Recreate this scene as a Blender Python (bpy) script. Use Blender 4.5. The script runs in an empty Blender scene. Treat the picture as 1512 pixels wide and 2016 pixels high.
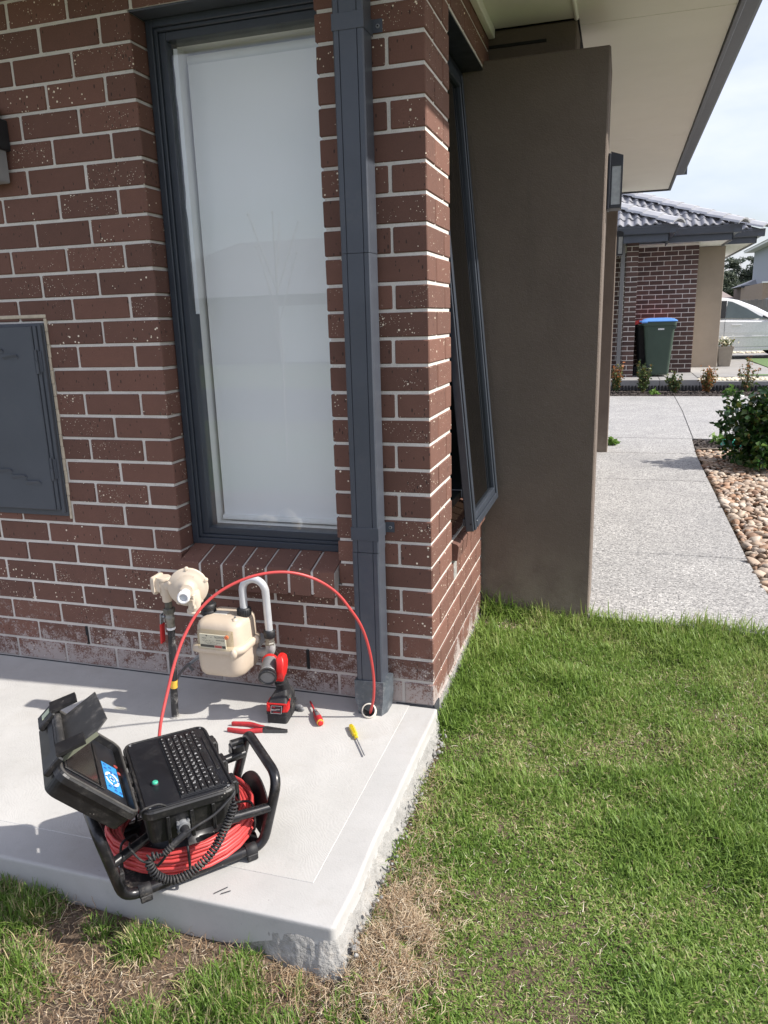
import bpy, bmesh, math, random
import numpy as np
from math import sin, cos, tan, pi, radians, atan2, sqrt
from mathutils import Vector, Matrix, noise

SC = bpy.context.scene
COL = SC.collection
random.seed(11)
RNG = np.random.default_rng(5)

# ---------------------------------------------------------------- camera
cam_d = bpy.data.cameras.new('camera')
cam = bpy.data.objects.new('camera', cam_d)
COL.objects.link(cam)
_r = Vector((0.95638843, 0.2907034, -0.02850806))
_u = Vector((-0.04509549, 0.2433745, 0.96888351))
_f = Vector((-0.28859586, 0.92534339, -0.24586997))
_m = Matrix((( _r.x, _u.x, -_f.x, 0.57746), (_r.y, _u.y, -_f.y, -2.38295), (_r.z, _u.z, -_f.z, 1.34737), (0, 0, 0, 1)))
cam.matrix_world = _m
cam_d.sensor_fit = 'VERTICAL'
cam_d.sensor_height = 36.0
cam_d.lens = 36.0 * 1491.32 / 2016.0
cam_d.clip_start = 0.02
cam_d.clip_end = 600.0
SC.camera = cam

# ---------------------------------------------------------------- light
SUN_DIR = Vector((1.0, 0.068, 0.915)).normalized()
SUN_EL = math.asin(SUN_DIR.z)
SUN_ROT = atan2(SUN_DIR.x, SUN_DIR.y)
sun_d = bpy.data.lights.new('sun', 'SUN')
sun_d.energy = 3.9
sun_d.angle = radians(0.8)
sun_d.color = (1.0, 0.95, 0.88)
sun = bpy.data.objects.new('sun', sun_d)
sun.rotation_euler = SUN_DIR.to_track_quat('Z', 'Y').to_euler()
COL.objects.link(sun)

W = bpy.data.worlds.new('World')
SC.world = W
W.use_nodes = True
nt = W.node_tree
nt.nodes.clear()
out = nt.nodes.new('ShaderNodeOutputWorld')
bg = nt.nodes.new('ShaderNodeBackground')
sky = nt.nodes.new('ShaderNodeTexSky')
sky.sky_type = 'NISHITA'
sky.sun_disc = False
sky.sun_elevation = SUN_EL
sky.sun_rotation = SUN_ROT
sky.air_density = 1.2
sky.dust_density = 2.0
sky.ozone_density = 1.6
tc = nt.nodes.new('ShaderNodeTexCoord')
mp = nt.nodes.new('ShaderNodeMapping')
mp.inputs['Scale'].default_value = (1.0, 1.0, 2.6)
nz = nt.nodes.new('ShaderNodeTexNoise')
nz.inputs['Scale'].default_value = 2.2
nz.inputs['Detail'].default_value = 6.0
nz.inputs['Roughness'].default_value = 0.55
rp = nt.nodes.new('ShaderNodeValToRGB')
rp.color_ramp.elements[0].position = 0.33
rp.color_ramp.elements[1].position = 0.68
rp.color_ramp.elements[0].color = (0.25, 0.25, 0.25, 1)
rp.color_ramp.elements[1].color = (0.95, 0.95, 0.95, 1)
mx = nt.nodes.new('ShaderNodeMixRGB')
mx.inputs['Color2'].default_value = (6.45, 6.65, 8.1, 1)
nt.links.new(tc.outputs['Generated'], mp.inputs['Vector'])
nt.links.new(mp.outputs['Vector'], nz.inputs['Vector'])
nt.links.new(nz.outputs['Fac'], rp.inputs['Fac'])
nt.links.new(rp.outputs['Color'], mx.inputs['Fac'])
nt.links.new(sky.outputs['Color'], mx.inputs['Color1'])
nt.links.new(mx.outputs['Color'], bg.inputs['Color'])
bg.inputs['Strength'].default_value = 0.10
nt.links.new(bg.outputs['Background'], out.inputs['Surface'])

SC.view_settings.view_transform = 'Standard'
SC.view_settings.look = 'None'
SC.view_settings.gamma = 1.0
SC.view_settings.exposure = 0.74
SC.view_settings.use_curve_mapping = False
SC.render.engine = 'CYCLES'
SC.cycles.max_bounces = 8
SC.cycles.transparent_max_bounces = 12

# ---------------------------------------------------------------- materials
class NT:
    def __init__(s, name):
        s.m = bpy.data.materials.new(name)
        s.m.use_nodes = True
        s.t = s.m.node_tree
        s.t.nodes.clear()
        s.o = s.t.nodes.new('ShaderNodeOutputMaterial')
        s.b = s.t.nodes.new('ShaderNodeBsdfPrincipled')
        s.t.links.new(s.b.outputs[0], s.o.inputs[0])
        s.tc = s.t.nodes.new('ShaderNodeTexCoord')
    def n(s, typ, **kw):
        x = s.t.nodes.new(typ)
        for k, v in kw.items():
            if k in ('operation', 'blend_type', 'feature', 'data_type', 'wave_type', 'bands_direction', 'noise_dimensions', 'attribute_name', 'distance', 'interpolation_type', 'clamp', 'rings_direction', 'invert'):
                setattr(x, k, v)
            else:
                x.inputs[k.replace('_', ' ')].default_value = v
        return x
    def l(s, a, b):
        s.t.links.new(a, b)
    def math(s, op, a, b=None, c=None, clamp=False):
        x = s.t.nodes.new('ShaderNodeMath'); x.operation = op; x.use_clamp = clamp
        for i, v in enumerate((a, b, c)):
            if v is None: continue
            if isinstance(v, (int, float)): x.inputs[i].default_value = v
            else: s.l(v, x.inputs[i])
        return x.outputs[0]
    def rng(s, v, a, b, c=0.0, d=1.0):
        x = s.t.nodes.new('ShaderNodeMapRange')
        s.l(v, x.inputs[0])
        for i, q in enumerate((a, b, c, d)): x.inputs[i + 1].default_value = q
        return x.outputs[0]
    def mix(s, f, a, b, mode='MIX'):
        x = s.t.nodes.new('ShaderNodeMixRGB'); x.blend_type = mode
        for i, v in enumerate((f, a, b)):
            if isinstance(v, (int, float)): x.inputs[i].default_value = v
            elif isinstance(v, (tuple, list)): x.inputs[i].default_value = (v[0], v[1], v[2], 1)
            else: s.l(v, x.inputs[i])
        return x.outputs[0]
    def noise(s, scale, detail=4, rough=.55, vec=None, dist=0):
        x = s.t.nodes.new('ShaderNodeTexNoise')
        x.inputs['Scale'].default_value = scale; x.inputs['Detail'].default_value = detail
        x.inputs['Roughness'].default_value = rough; x.inputs['Distortion'].default_value = dist
        s.l(vec if vec is not None else s.tc.outputs['Object'], x.inputs['Vector'])
        return x.outputs['Fac']
    def voro(s, scale, vec=None, feature='F1', rnd=1):
        x = s.t.nodes.new('ShaderNodeTexVoronoi'); x.feature = feature
        x.inputs['Scale'].default_value = scale
        x.inputs['Randomness'].default_value = rnd
        s.l(vec if vec is not None else s.tc.outputs['Object'], x.inputs['Vector'])
        return x
    def bump(s, h, strength=.3, dist=.002):
        x = s.t.nodes.new('ShaderNodeBump')
        x.inputs['Strength'].default_value = strength; x.inputs['Distance'].default_value = dist
        s.l(h, x.inputs['Height'])
        s.l(x.outputs[0], s.b.inputs['Normal'])
    def col(s, c):
        if isinstance(c, (tuple, list)): s.b.inputs['Base Color'].default_value = (c[0], c[1], c[2], 1)
        else: s.l(c, s.b.inputs['Base Color'])
    def rough(s, r):
        if isinstance(r, (int, float)): s.b.inputs['Roughness'].default_value = r
        else: s.l(r, s.b.inputs['Roughness'])
    def world(s):
        g = s.t.nodes.new('ShaderNodeNewGeometry')
        return g.outputs['Position']

def plain(name, c, rough=.6, metal=0.0, var=.12, vs=14.0, bump=0.0, bs=160.0, bd=.001, dirt=None, dirt_amt=.5, ds=9.0, world=False, spec=None, hue=None, specks=None):
    return _plain(name, c, rough, metal, var, vs, bump, bs, bd, dirt, dirt_amt, ds, world, spec, hue, specks)
def _plain(name, c, rough=.6, metal=0.0, var=.12, vs=14.0, bump=0.0, bs=160.0, bd=.001, dirt=None, dirt_amt=.5, ds=9.0, world=False, spec=None, hue=None, specks=None):
    k = NT(name)
    vec = k.world() if world else None
    nn = k.noise(vs, 5, .6, vec)
    a = tuple(x * (1 - var) for x in c); b = tuple(min(1, x * (1 + var)) for x in c)
    cc = k.mix(k.rng(nn, .3, .7), a, b)
    if hue:
        cc = k.mix(k.rng(k.noise(vs * .35, 3, .5, vec), .35, .65), cc, hue)
    if dirt:
        d = k.noise(ds, 7, .72, vec)
        d2 = k.noise(ds * 9, 3, .6, vec)
        f = k.math('MULTIPLY', k.rng(d, .5, .68), k.rng(d2, .35, .62))
        f = k.math('MULTIPLY', f, dirt_amt)
        cc = k.mix(f, cc, dirt)
        k.rough(k.math('ADD', k.math('MULTIPLY', f, .4), rough, clamp=True))
    else:
        k.rough(k.rng(k.noise(vs * 1.7, 4, .6, vec), .3, .7, max(.02, rough - .07), min(1, rough + .07)))
    if specks:
        sv = k.voro(specks[1], vec)
        s2 = k.t.nodes.new('ShaderNodeSeparateColor'); k.l(sv.outputs['Color'], s2.inputs[0])
        ff = k.math('LESS_THAN', sv.outputs['Distance'], k.rng(k.math('ADD', s2.outputs[0], k.rng(k.noise(7, 3, .5, vec), .4, .65, -.25, .08)), specks[2], 1.05, 0, .30))
        cc = k.mix(k.math('MULTIPLY', ff, .8), cc, specks[0])
    k.col(cc)
    k.b.inputs['Metallic'].default_value = metal
    if spec is not None: k.b.inputs['Specular IOR Level'].default_value = spec
    if bump: k.bump(k.noise(bs, 5, .6, vec), bump, bd)
    return k.m

def brick_mat(name, dark, light, spots=1.0, efflo=True, shade_seed=0.0):
    k = NT(name)
    oi = k.t.nodes.new('ShaderNodeObjectInfo')
    rnd = oi.outputs['Random']
    off = k.t.nodes.new('ShaderNodeCombineXYZ')
    k.l(k.math('MULTIPLY', rnd, 97.0), off.inputs[0]); k.l(k.math('MULTIPLY', rnd, 53.0), off.inputs[1]); k.l(k.math('MULTIPLY', rnd, 31.0), off.inputs[2])
    va = k.t.nodes.new('ShaderNodeVectorMath'); va.operation = 'ADD'
    k.l(k.tc.outputs['Object'], va.inputs[0]); k.l(off.outputs[0], va.inputs[1])
    v = va.outputs[0]
    tone = k.math('ADD', k.math('MULTIPLY', rnd, .60), k.math('MULTIPLY', k.noise(18, 4, .6, v), .5))
    c = k.mix(k.rng(tone, .2, 1.0), dark, light)
    fine = k.noise(420, 3, .7, v)
    c = k.mix(k.rng(fine, .35, .65, 0, .35), c, tuple(x * .55 for x in dark))
    # reddish ends
    # dark pits dragged vertically
    mpn = k.t.nodes.new('ShaderNodeMapping'); mpn.inputs['Scale'].default_value = (1, 1, .42); k.l(v, mpn.inputs['Vector'])
    pv = k.voro(95, mpn.outputs[0])
    sp = k.t.nodes.new('ShaderNodeSeparateColor'); k.l(pv.outputs['Color'], sp.inputs[0])
    pr_ = k.rng(sp.outputs[0], .42, 1.0, 0, .27)
    pit = k.math('LESS_THAN', pv.outputs['Distance'], pr_)
    c = k.mix(k.math('MULTIPLY', pit, .75), c, (.022, .013, .012))
    # cream flecks in two sizes
    fl = None
    for sc_, lo, rad in ((72, .72, .26), (170, .74, .24)):
        vv = k.voro(sc_, v)
        s2 = k.t.nodes.new('ShaderNodeSeparateColor'); k.l(vv.outputs['Color'], s2.inputs[0])
        cl = k.rng(k.noise(11, 2, .5, v), .35, .68, -.10, .12)
        rr = k.rng(k.math('ADD', s2.outputs[1], cl), lo, 1.05, 0, rad * spots)
        dd = k.math('ADD', vv.outputs['Distance'], k.math('MULTIPLY', k.math('SUBTRACT', k.noise(sc_ * 6, 2, .5, v), .5), .10))
        q = k.math('LESS_THAN', dd, rr)
        fl = q if fl is None else k.math('MAXIMUM', fl, q)
    c = k.mix(fl, c, (.88, .78, .62))
    if efflo:
        pos = k.world()
        sx = k.t.nodes.new('ShaderNodeSeparateXYZ'); k.l(pos, sx.inputs[0])
        zz = k.math('ADD', sx.outputs[2], k.math('MULTIPLY', k.math('SUBTRACT', k.noise(5, 4, .6, pos), .5), .42))
        # the salts climb higher on the wet front wall than round the corner
        lim = k.rng(sx.outputs[1], .0, .03, 1.0, .28)
        zz = k.math('DIVIDE', zz, lim)
        m1 = k.rng(zz, .00, .42, 1.0, 0.0)
        n1 = k.noise(150, 6, .8, v)
        n2 = k.noise(34, 4, .65, v)
        th = k.math('SUBTRACT', .71, k.math('MULTIPLY', m1, .285))
        e = k.rng(k.math('ADD', k.math('MULTIPLY', n1, .62), k.math('MULTIPLY', n2, .38)), 0, 1)
        e = k.math('SUBTRACT', e, th)
        e = k.rng(e, -.02, .05, 0, .72)
        e = k.math('MULTIPLY', e, k.rng(m1, 0, .12))
        c = k.mix(e, c, (.46, .415, .39))
    k.col(c)
    k.rough(.82)
    k.bump(k.math('SUBTRACT', k.math('ADD', k.noise(260, 5, .7, v), k.math('MULTIPLY', fl, .35)), k.math('MULTIPLY', pit, .9)), .55, .0016)
    return k.m

M_BRICK = brick_mat('brown_brick', (.132, .064, .047), (.222, .104, .074))
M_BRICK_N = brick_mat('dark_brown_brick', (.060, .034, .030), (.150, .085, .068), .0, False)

def mortar_mat():
    k = NT('mortar')
    p = k.world()
    c = k.mix(k.rng(k.noise(9, 5, .6, p), .3, .7), (.60, .565, .515), (.74, .70, .645))
    c = k.mix(k.rng(k.noise(210, 3, .6, p), .55, .72, 0, .45), c, (.28, .25, .22))
    sx = k.t.nodes.new('ShaderNodeSeparateXYZ'); k.l(p, sx.inputs[0])
    low = k.math('ADD', sx.outputs[2], k.math('MULTIPLY', k.math('SUBTRACT', k.noise(6, 4, .6, p), .5), .25))
    c = k.mix(k.rng(low, .05, .3, .5, 0), c, (.36, .32, .295))
    k.col(c); k.rough(.9)
    k.bump(k.noise(300, 5, .7, p), .7, .002)
    return k.m
M_MORTAR = mortar_mat()

def conc_mat(name, a, b, swirl=False):
    k = NT(name)
    p = k.world()
    n1 = k.noise(2.6, 6, .62, p); n2 = k.noise(38, 5, .65, p)
    c = k.mix(k.rng(n1, .32, .68), a, b)
    c = k.mix(k.rng(n2, .55, .75, 0, .22), c, tuple(x * .72 for x in a))
    spk = k.voro(75, p)
    s2 = k.t.nodes.new('ShaderNodeSeparateColor'); k.l(spk.outputs['Color'], s2.inputs[0])
    c = k.mix(k.math('MULTIPLY', k.math('LESS_THAN', spk.outputs['Distance'], k.rng(s2.outputs[0], .93, 1, 0, .14)), .5), c, (.12, .11, .10))
    # trowel-smooth grey blotches
    c = k.mix(k.rng(k.noise(4.2, 4, .5, p), .5, .66, 0, .30), c, tuple(x * .80 for x in a))
    k.math('ADD', 0.0, 0.0)
    c = k.mix(k.math('MULTIPLY', k.rng(k.noise(1.7, 7, .7, p), .52, .72), k.rng(k.noise(26, 4, .7, p), .35, .65, .2, .55)), c, (.33, .295, .245))
    k.col(c); k.rough(.78)
    h = k.noise(170, 4, .6, p)
    if swirl:
        # broom sweeps: short arcs that bend irregularly
        w = k.t.nodes.new('ShaderNodeTexWave'); w.wave_type = 'BANDS'; w.bands_direction = 'DIAGONAL'
        w.inputs['Scale'].default_value = 46.0; w.inputs['Distortion'].default_value = 42.0; w.inputs['Detail'].default_value = 2.0
        w.inputs['Detail Scale'].default_value = .16; w.inputs['Detail Roughness'].default_value = .6
        k.l(p, w.inputs['Vector'])
        amp = k.rng(k.noise(5, 3, .5, p), .38, .66, .0, .42)
        h = k.math('ADD', k.math('MULTIPLY', w.outputs['Fac'], amp), k.math('MULTIPLY', k.noise(120, 5, .75, p), 1.3))
        k.bump(h, .36, .0020)
    else:
        k.bump(h, .35, .0016)
    return k.m
M_SLAB = conc_mat('new_concrete_broomed', (.43, .422, .402), (.505, .496, .475), True)
M_SLABE = conc_mat('new_concrete_trowelled', (.40, .394, .38), (.48, .472, .457))
M_ROUGHC = plain('rough_concrete', (.34, .33, .31), .95, var=.25, vs=30, bump=1.0, bs=90, bd=.008, world=True, dirt=(.20, .16, .12), dirt_amt=.6, ds=14)
M_CONC_N = conc_mat('grey_concrete', (.27, .26, .25), (.34, .33, .315))

def aggregate(name):
    k = NT(name)
    p = k.world()
    v = k.voro(135, p)
    s2 = k.t.nodes.new('ShaderNodeSeparateColor'); k.l(v.outputs['Color'], s2.inputs[0])
    r = k.t.nodes.new('ShaderNodeValToRGB')
    els = r.color_ramp.elements
    els[0].position = 0; els[0].color = (.10, .098, .095, 1)
    els[1].position = 1; els[1].color = (.66, .645, .615, 1)
    for ps, cc in ((.3, (.25, .245, .238, 1)), (.55, (.365, .356, .34, 1)), (.8, (.48, .467, .445, 1))):
        e = els.new(ps); e.color = cc
    k.l(s2.outputs[0], r.inputs[0])
    c = k.mix(k.rng(v.outputs['Distance'], .45, .8, 0, .6), r.outputs[0], (.38, .37, .355))
    c = k.mix(k.rng(k.noise(3.0, 5, .6, p), .4, .68, 0, .35), c, (.22, .215, .21))
    # grey wash near some joints
    c = k.mix(k.rng(k.noise(1.1, 3, .5, p), .5, .7, 0, .25), c, (.20, .20, .205))
    k.col(c); k.rough(.8)
    k.bump(k.math('SUBTRACT', k.noise(220, 4, .6, p), v.outputs['Distance']), .5, .003)
    return k.m
M_AGG = aggregate('exposed_aggregate')

def render_mat():
    k = NT('brown_render'); p = k.world()
    c = k.mix(k.rng(k.noise(4, 5, .6, p), .3, .7), (.132, .104, .085), (.156, .124, .101))
    sx = k.t.nodes.new('ShaderNodeSeparateXYZ'); k.l(p, sx.inputs[0])
    # soil splash and salts at the foot, faint run marks above
    mpn = k.t.nodes.new('ShaderNodeMapping'); mpn.inputs['Scale'].default_value = (9, 9, 1.6); k.l(p, mpn.inputs['Vector'])
    run = k.noise(1.0, 5, .6, mpn.outputs[0])
    f = k.math('MULTIPLY', k.rng(k.math('SUBTRACT', sx.outputs[2], k.math('MULTIPLY', run, .35)), -.22, .22, 1.0, 0.0, ), k.rng(k.noise(7, 5, .65, p), .35, .6))
    c = k.mix(k.math('MULTIPLY', f, .55, clamp=True), c, (.30, .26, .21))
    c = k.mix(k.math('MULTIPLY', k.rng(run, .55, .75), .28), c, (.085, .072, .062))
    k.col(c); k.rough(.93)
    k.bump(k.math('ADD', k.noise(170, 5, .65, p), k.math('MULTIPLY', k.noise(45, 4, .6, p), .8)), .95, .0032)
    return k.m
M_RENDER = render_mat()
M_RENDER_L = plain('tan_render', (.27, .225, .18), .9, var=.05, vs=5, bump=.6, bs=120, bd=.002, world=True)
M_SOFFIT = plain('soffit_paint', (.80, .785, .73), .7, var=.03, vs=3, world=True)
M_STEEL = plain('monument_grey_steel', (.062, .070, .088), .38, var=.08, vs=8, dirt=(.14, .14, .14), dirt_amt=.18, ds=7, world=True)
M_ALU = plain('grey_powdercoat', (.040, .048, .062), .36, var=.06, vs=10)
M_ALU_D = plain('dark_powdercoat', (.022, .026, .036), .4, var=.06, vs=10)
M_GALV = plain('galvanised', (.33, .34, .35), .5, .55, var=.2, vs=35)
M_DPB = plain('sheet_metal_shoe', (.085, .10, .115), .45, .15, var=.2, vs=30, dirt=(.42, .41, .40), dirt_amt=.6, ds=25)
M_LOUVRE = plain('meter_box_paint', (.072, .080, .096), .5, var=.07, vs=5, dirt=(.16, .16, .16), dirt_amt=.12, ds=6)
M_SEAL = plain('cream_sealant', (.58, .50, .38), .8, var=.15, vs=40, bump=.5, bs=120, bd=.002)
M_WHITE = plain('white_paint', (.86, .86, .83), .55, var=.03)
M_BLIND = plain('white_blind', (.93, .93, .925), .8, var=.015, vs=2)
M_FILM = plain('torn_white_film', (.82, .83, .84), .5, var=.05)
M_CREAMPVC = plain('pvc_cream', (.72, .67, .58), .5, var=.1)
M_BLACK = plain('black_inside', (.010, .010, .011), .8, var=.1)
M_ROOM = plain('dim_room', (.16, .16, .155), .9, var=.05)
M_BITUMEN = plain('damp_course', (.045, .048, .055), .75, var=.3, vs=50)

def glass_mat(name, tint, ior=1.5, gloss=.01, gain=1.6, base=.0):
    k = NT(name)
    k.t.nodes.remove(k.b)
    lw = k.t.nodes.new('ShaderNodeLayerWeight'); lw.inputs[0].default_value = .5
    f5 = k.math('ADD', k.math('MULTIPLY', k.math('POWER', lw.outputs['Facing'], 5.0), .95), .045)
    tr = k.t.nodes.new('ShaderNodeBsdfTransparent'); tr.inputs[0].default_value = (*tint, 1)
    gl = k.t.nodes.new('ShaderNodeBsdfGlossy'); gl.inputs['Roughness'].default_value = gloss
    mxs = k.t.nodes.new('ShaderNodeMixShader')
    f = k.math('ADD', k.math('MULTIPLY', f5, gain), base, clamp=True)
    k.l(f, mxs.inputs[0]); k.l(tr.outputs[0], mxs.inputs[1]); k.l(gl.outputs[0], mxs.inputs[2])
    k.l(mxs.outputs[0], k.o.inputs[0])
    return k.m
M_GLASS = glass_mat('window_glass', (.985, .995, .995), gain=1.2, base=.01)
M_GLASS_D = glass_mat('tinted_glass', (.30, .33, .31), gain=1.2)
M_GLASS_L = glass_mat('lamp_glass', (.9, .92, .93), gloss=.12, gain=2.0, base=.15)
M_CLEARP = glass_mat('clear_plastic', (.93, .92, .84), gloss=.05, gain=1.3)

# ---------------------------------------------------------------- mesh helpers
class MB:
    def __init__(s):
        s.v = []; s.f = []; s.mi = []; s.sm = []; s.cur = 0; s.smooth = False
    def add(s, vs, fs, smooth=None):
        b = len(s.v)
        s.v.extend([tuple(q) for q in vs])
        for f in fs:
            s.f.append(tuple(b + i for i in f)); s.mi.append(s.cur); s.sm.append(s.smooth if smooth is None else smooth)
        return s
    def mat(s, i): s.cur = i; return s
    def box(s, x0, x1, y0, y1, z0, z1, xf=None, bev=0.0):
        if bev > 0:
            vs, fs = cham(x1 - x0, y1 - y0, z1 - z0, bev)
            c = Vector(((x0 + x1) / 2, (y0 + y1) / 2, (z0 + z1) / 2))
            vs = [Vector(q) + c for q in vs]
        else:
            vs = [Vector(q) for q in ((x0, y0, z0), (x1, y0, z0), (x1, y1, z0), (x0, y1, z0), (x0, y0, z1), (x1, y0, z1), (x1, y1, z1), (x0, y1, z1))]
            fs = [(0, 3, 2, 1), (4, 5, 6, 7), (0, 1, 5, 4), (1, 2, 6, 5), (2, 3, 7, 6), (3, 0, 4, 7)]
        if xf is not None: vs = [xf @ q for q in vs]
        return s.add(vs, fs, False)
    def loft(s, rings, cap=True, closed=False, smooth=True):
        n = len(rings[0]); vs = [p for r in rings for p in r]; fs = []
        m = len(rings)
        for i in range(m if closed else m - 1):
            a = i * n; b = ((i + 1) % m) * n
            for j in range(n):
                fs.append((a + j, a + (j + 1) % n, b + (j + 1) % n, b + j))
        s.add(vs, fs, smooth)
        if cap and not closed:
            s.add(rings[0], [tuple(range(n))[::-1]], False); s.add(rings[-1], [tuple(range(n))], False)
        return s
    def tube(s, pts, r, n=10, cap=True, closed=False, smooth=True):
        pts = [Vector(p) for p in pts]
        m = len(pts); rs = r if isinstance(r, (list, tuple)) else [r] * m
        tg = []
        for i in range(m):
            a = pts[(i - 1) % m] if (closed or i > 0) else pts[i]
            b = pts[(i + 1) % m] if (closed or i < m - 1) else pts[i]
            t = b - a
            tg.append(t.normalized() if t.length > 1e-9 else Vector((0, 0, 1)))
        ref = Vector((0, 0, 1)) if abs(tg[0].z) < .9 else Vector((1, 0, 0))
        nrm = tg[0].cross(ref).normalized()
        rings = []
        for i in range(m):
            nrm = (nrm - tg[i] * nrm.dot(tg[i]))
            nrm = nrm.normalized() if nrm.length > 1e-8 else tg[i].orthogonal().normalized()
            bn = tg[i].cross(nrm)
            rings.append([pts[i] + (nrm * cos(2 * pi * k / n) + bn * sin(2 * pi * k / n)) * rs[i] for k in range(n)])
        return s.loft(rings, cap, closed, smooth)
    def cyl(s, p0, p1, r0, r1=None, n=16, smooth=True):
        return s.tube([p0, p1], [r0, r0 if r1 is None else r1], n, True, False, smooth)
    def lathe(s, prof, o, ax, n=24, smooth=True, capends=True):
        o = Vector(o); ax = Vector(ax).normalized(); a = ax.orthogonal().normalized(); b = ax.cross(a)
        rings = [[o + ax * h + (a * cos(2 * pi * k / n) + b * sin(2 * pi * k / n)) * max(r, 1e-5) for k in range(n)] for r, h in prof]
        return s.loft(rings, capends, False, smooth)
    def prism(s, poly, d, xf=None):
        """poly: list of 3D points, d: extrusion vector"""
        d = Vector(d); a = [Vector(p) for p in poly]; b = [p + d for p in a]; n = len(a)
        vs = a + b
        if xf is not None: vs = [xf @ p for p in vs]
        fs = [tuple(range(n))[::-1], tuple(range(n, 2 * n))] + [(i, (i + 1) % n, n + (i + 1) % n, n + i) for i in range(n)]
        return s.add(vs, fs, False)
    def sphere(s, c, r, nu=14, nv=8, sc=(1, 1, 1)):
        c = Vector(c); rings = []
        for j in range(nv + 1):
            t = pi * j / nv
            rings.append([c + Vector((sin(t) * cos(2 * pi * k / nu) * r * sc[0], sin(t) * sin(2 * pi * k / nu) * r * sc[1], -cos(t) * r * sc[2])) for k in range(nu)])
        return s.loft(rings, True, False, True)
    def mesh(s, name, mats):
        me = bpy.data.meshes.new(name)
        me.from_pydata(s.v, [], s.f)
        for m in (mats if isinstance(mats, (list, tuple)) else [mats]): me.materials.append(m)
        me.polygons.foreach_set('material_index', s.mi)
        me.polygons.foreach_set('use_smooth', s.sm)
        me.update()
        bm = bmesh.new(); bm.from_mesh(me); bmesh.ops.recalc_face_normals(bm, faces=bm.faces); bm.to_mesh(me); bm.free()
        return me
    def build(s, name, mats, parent=None, loc=None, rot=None):
        return link(name, s.mesh(name, mats), parent, loc, rot)

def cham(w, d, h, b):
    w /= 2; d /= 2; h /= 2
    vs = []; idx = {}
    for sx in (-1, 1):
        for sy in (-1, 1):
            for sz in (-1, 1):
                for ax in range(3):
                    p = [sx * w, sy * d, sz * h]
                    for o in range(3):
                        if o != ax: p[o] -= (sx, sy, sz)[o] * b
                    idx[(sx, sy, sz, ax)] = len(vs); vs.append(tuple(p))
    fs = []
    for ax in range(3):
        o1, o2 = [o for o in range(3) if o != ax]
        for sgn in (-1, 1):
            q = []
            for a1, a2 in ((-1, -1), (1, -1), (1, 1), (-1, 1)):
                key = [0, 0, 0]; key[ax] = sgn; key[o1] = a1; key[o2] = a2
                q.append(idx[(key[0], key[1], key[2], ax)])
            fs.append(tuple(q))
    for ax in range(3):
        o1, o2 = [o for o in range(3) if o != ax]
        for a1 in (-1, 1):
            for a2 in (-1, 1):
                k0 = [0, 0, 0]; k1 = [0, 0, 0]
                k0[ax] = -1; k1[ax] = 1
                for kk in (k0, k1): kk[o1] = a1; kk[o2] = a2
                fs.append((idx[(*k0, o1)], idx[(*k1, o1)], idx[(*k1, o2)], idx[(*k0, o2)]))
    for sx in (-1, 1):
        for sy in (-1, 1):
            for sz in (-1, 1):
                fs.append(tuple(idx[(sx, sy, sz, a)] for a in range(3)))
    return vs, fs

def link(name, me, parent=None, loc=None, rot=None):
    o = bpy.data.objects.new(name, me)
    COL.objects.link(o)
    if parent is not None: o.parent = parent
    if loc is not None: o.location = loc
    if rot is not None: o.rotation_euler = rot
    return o

def thing(name, label, cat, loc=(0, 0, 0), rot=(0, 0, 0), group=None):
    o = bpy.data.objects.new(name, None)
    o.empty_display_size = .05
    COL.objects.link(o)
    o.location = loc; o.rotation_euler = rot
    return tag(o, label, cat, group)

def tag(o, label=None, cat=None, group=None, kind=None):
    if label: o['label'] = label
    if cat: o['category'] = cat
    if group: o['group'] = group
    if kind: o['kind'] = kind
    return o

def fillet(pts, rad, n=6, closed=False):
    pts = [Vector(p) for p in pts]; m = len(pts); outp = []
    rr = rad if isinstance(rad, (list, tuple)) else [rad] * m
    for i in range(m):
        if not closed and i in (0, m - 1): outp.append(pts[i]); continue
        a = pts[(i - 1) % m]; b = pts[i]; c = pts[(i + 1) % m]
        r = min(rr[i], (a - b).length * .48, (c - b).length * .48)
        p0 = b + (a - b).normalized() * r; p1 = b + (c - b).normalized() * r
        for k in range(n + 1):
            t = k / n
            outp.append(p0 * (1 - t) ** 2 + b * 2 * t * (1 - t) + p1 * t * t)
    return outp

def spline(pts, n=8, closed=False):
    pts = [Vector(p) for p in pts]; m = len(pts); res = []
    for i in range(m if closed else m - 1):
        if closed: p0, p1, p2, p3 = (pts[(i + k) % m] for k in (-1, 0, 1, 2))
        else: p0, p1, p2, p3 = pts[max(i - 1, 0)], pts[i], pts[i + 1], pts[min(i + 2, m - 1)]
        for k in range(n):
            t = k / n
            res.append(.5 * ((2 * p1) + (p2 - p0) * t + (2 * p0 - 5 * p1 + 4 * p2 - p3) * t * t + (3 * p1 - p0 - 3 * p2 + p3) * t ** 3))
    if not closed: res.append(pts[-1])
    return res

def rrect(x0, x1, y0, y1, r, n=4):
    """rounded rectangle outline (list of (x,y)); r may be 4 radii"""
    rs = r if isinstance(r, (list, tuple)) else [r] * 4
    res = []
    for (cx, cy, a0), rr in zip(((x1, y0, -pi / 2), (x1, y1, 0), (x0, y1, pi / 2), (x0, y0, pi)), rs):
        sx = -1 if cx == x1 else 1; sy = -1 if cy == y1 else 1
        for k in range(n + 1):
            a = a0 + pi / 2 * k / n
            res.append((cx + sx * rr + rr * cos(a), cy + sy * rr + rr * sin(a)))
    return res

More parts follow.
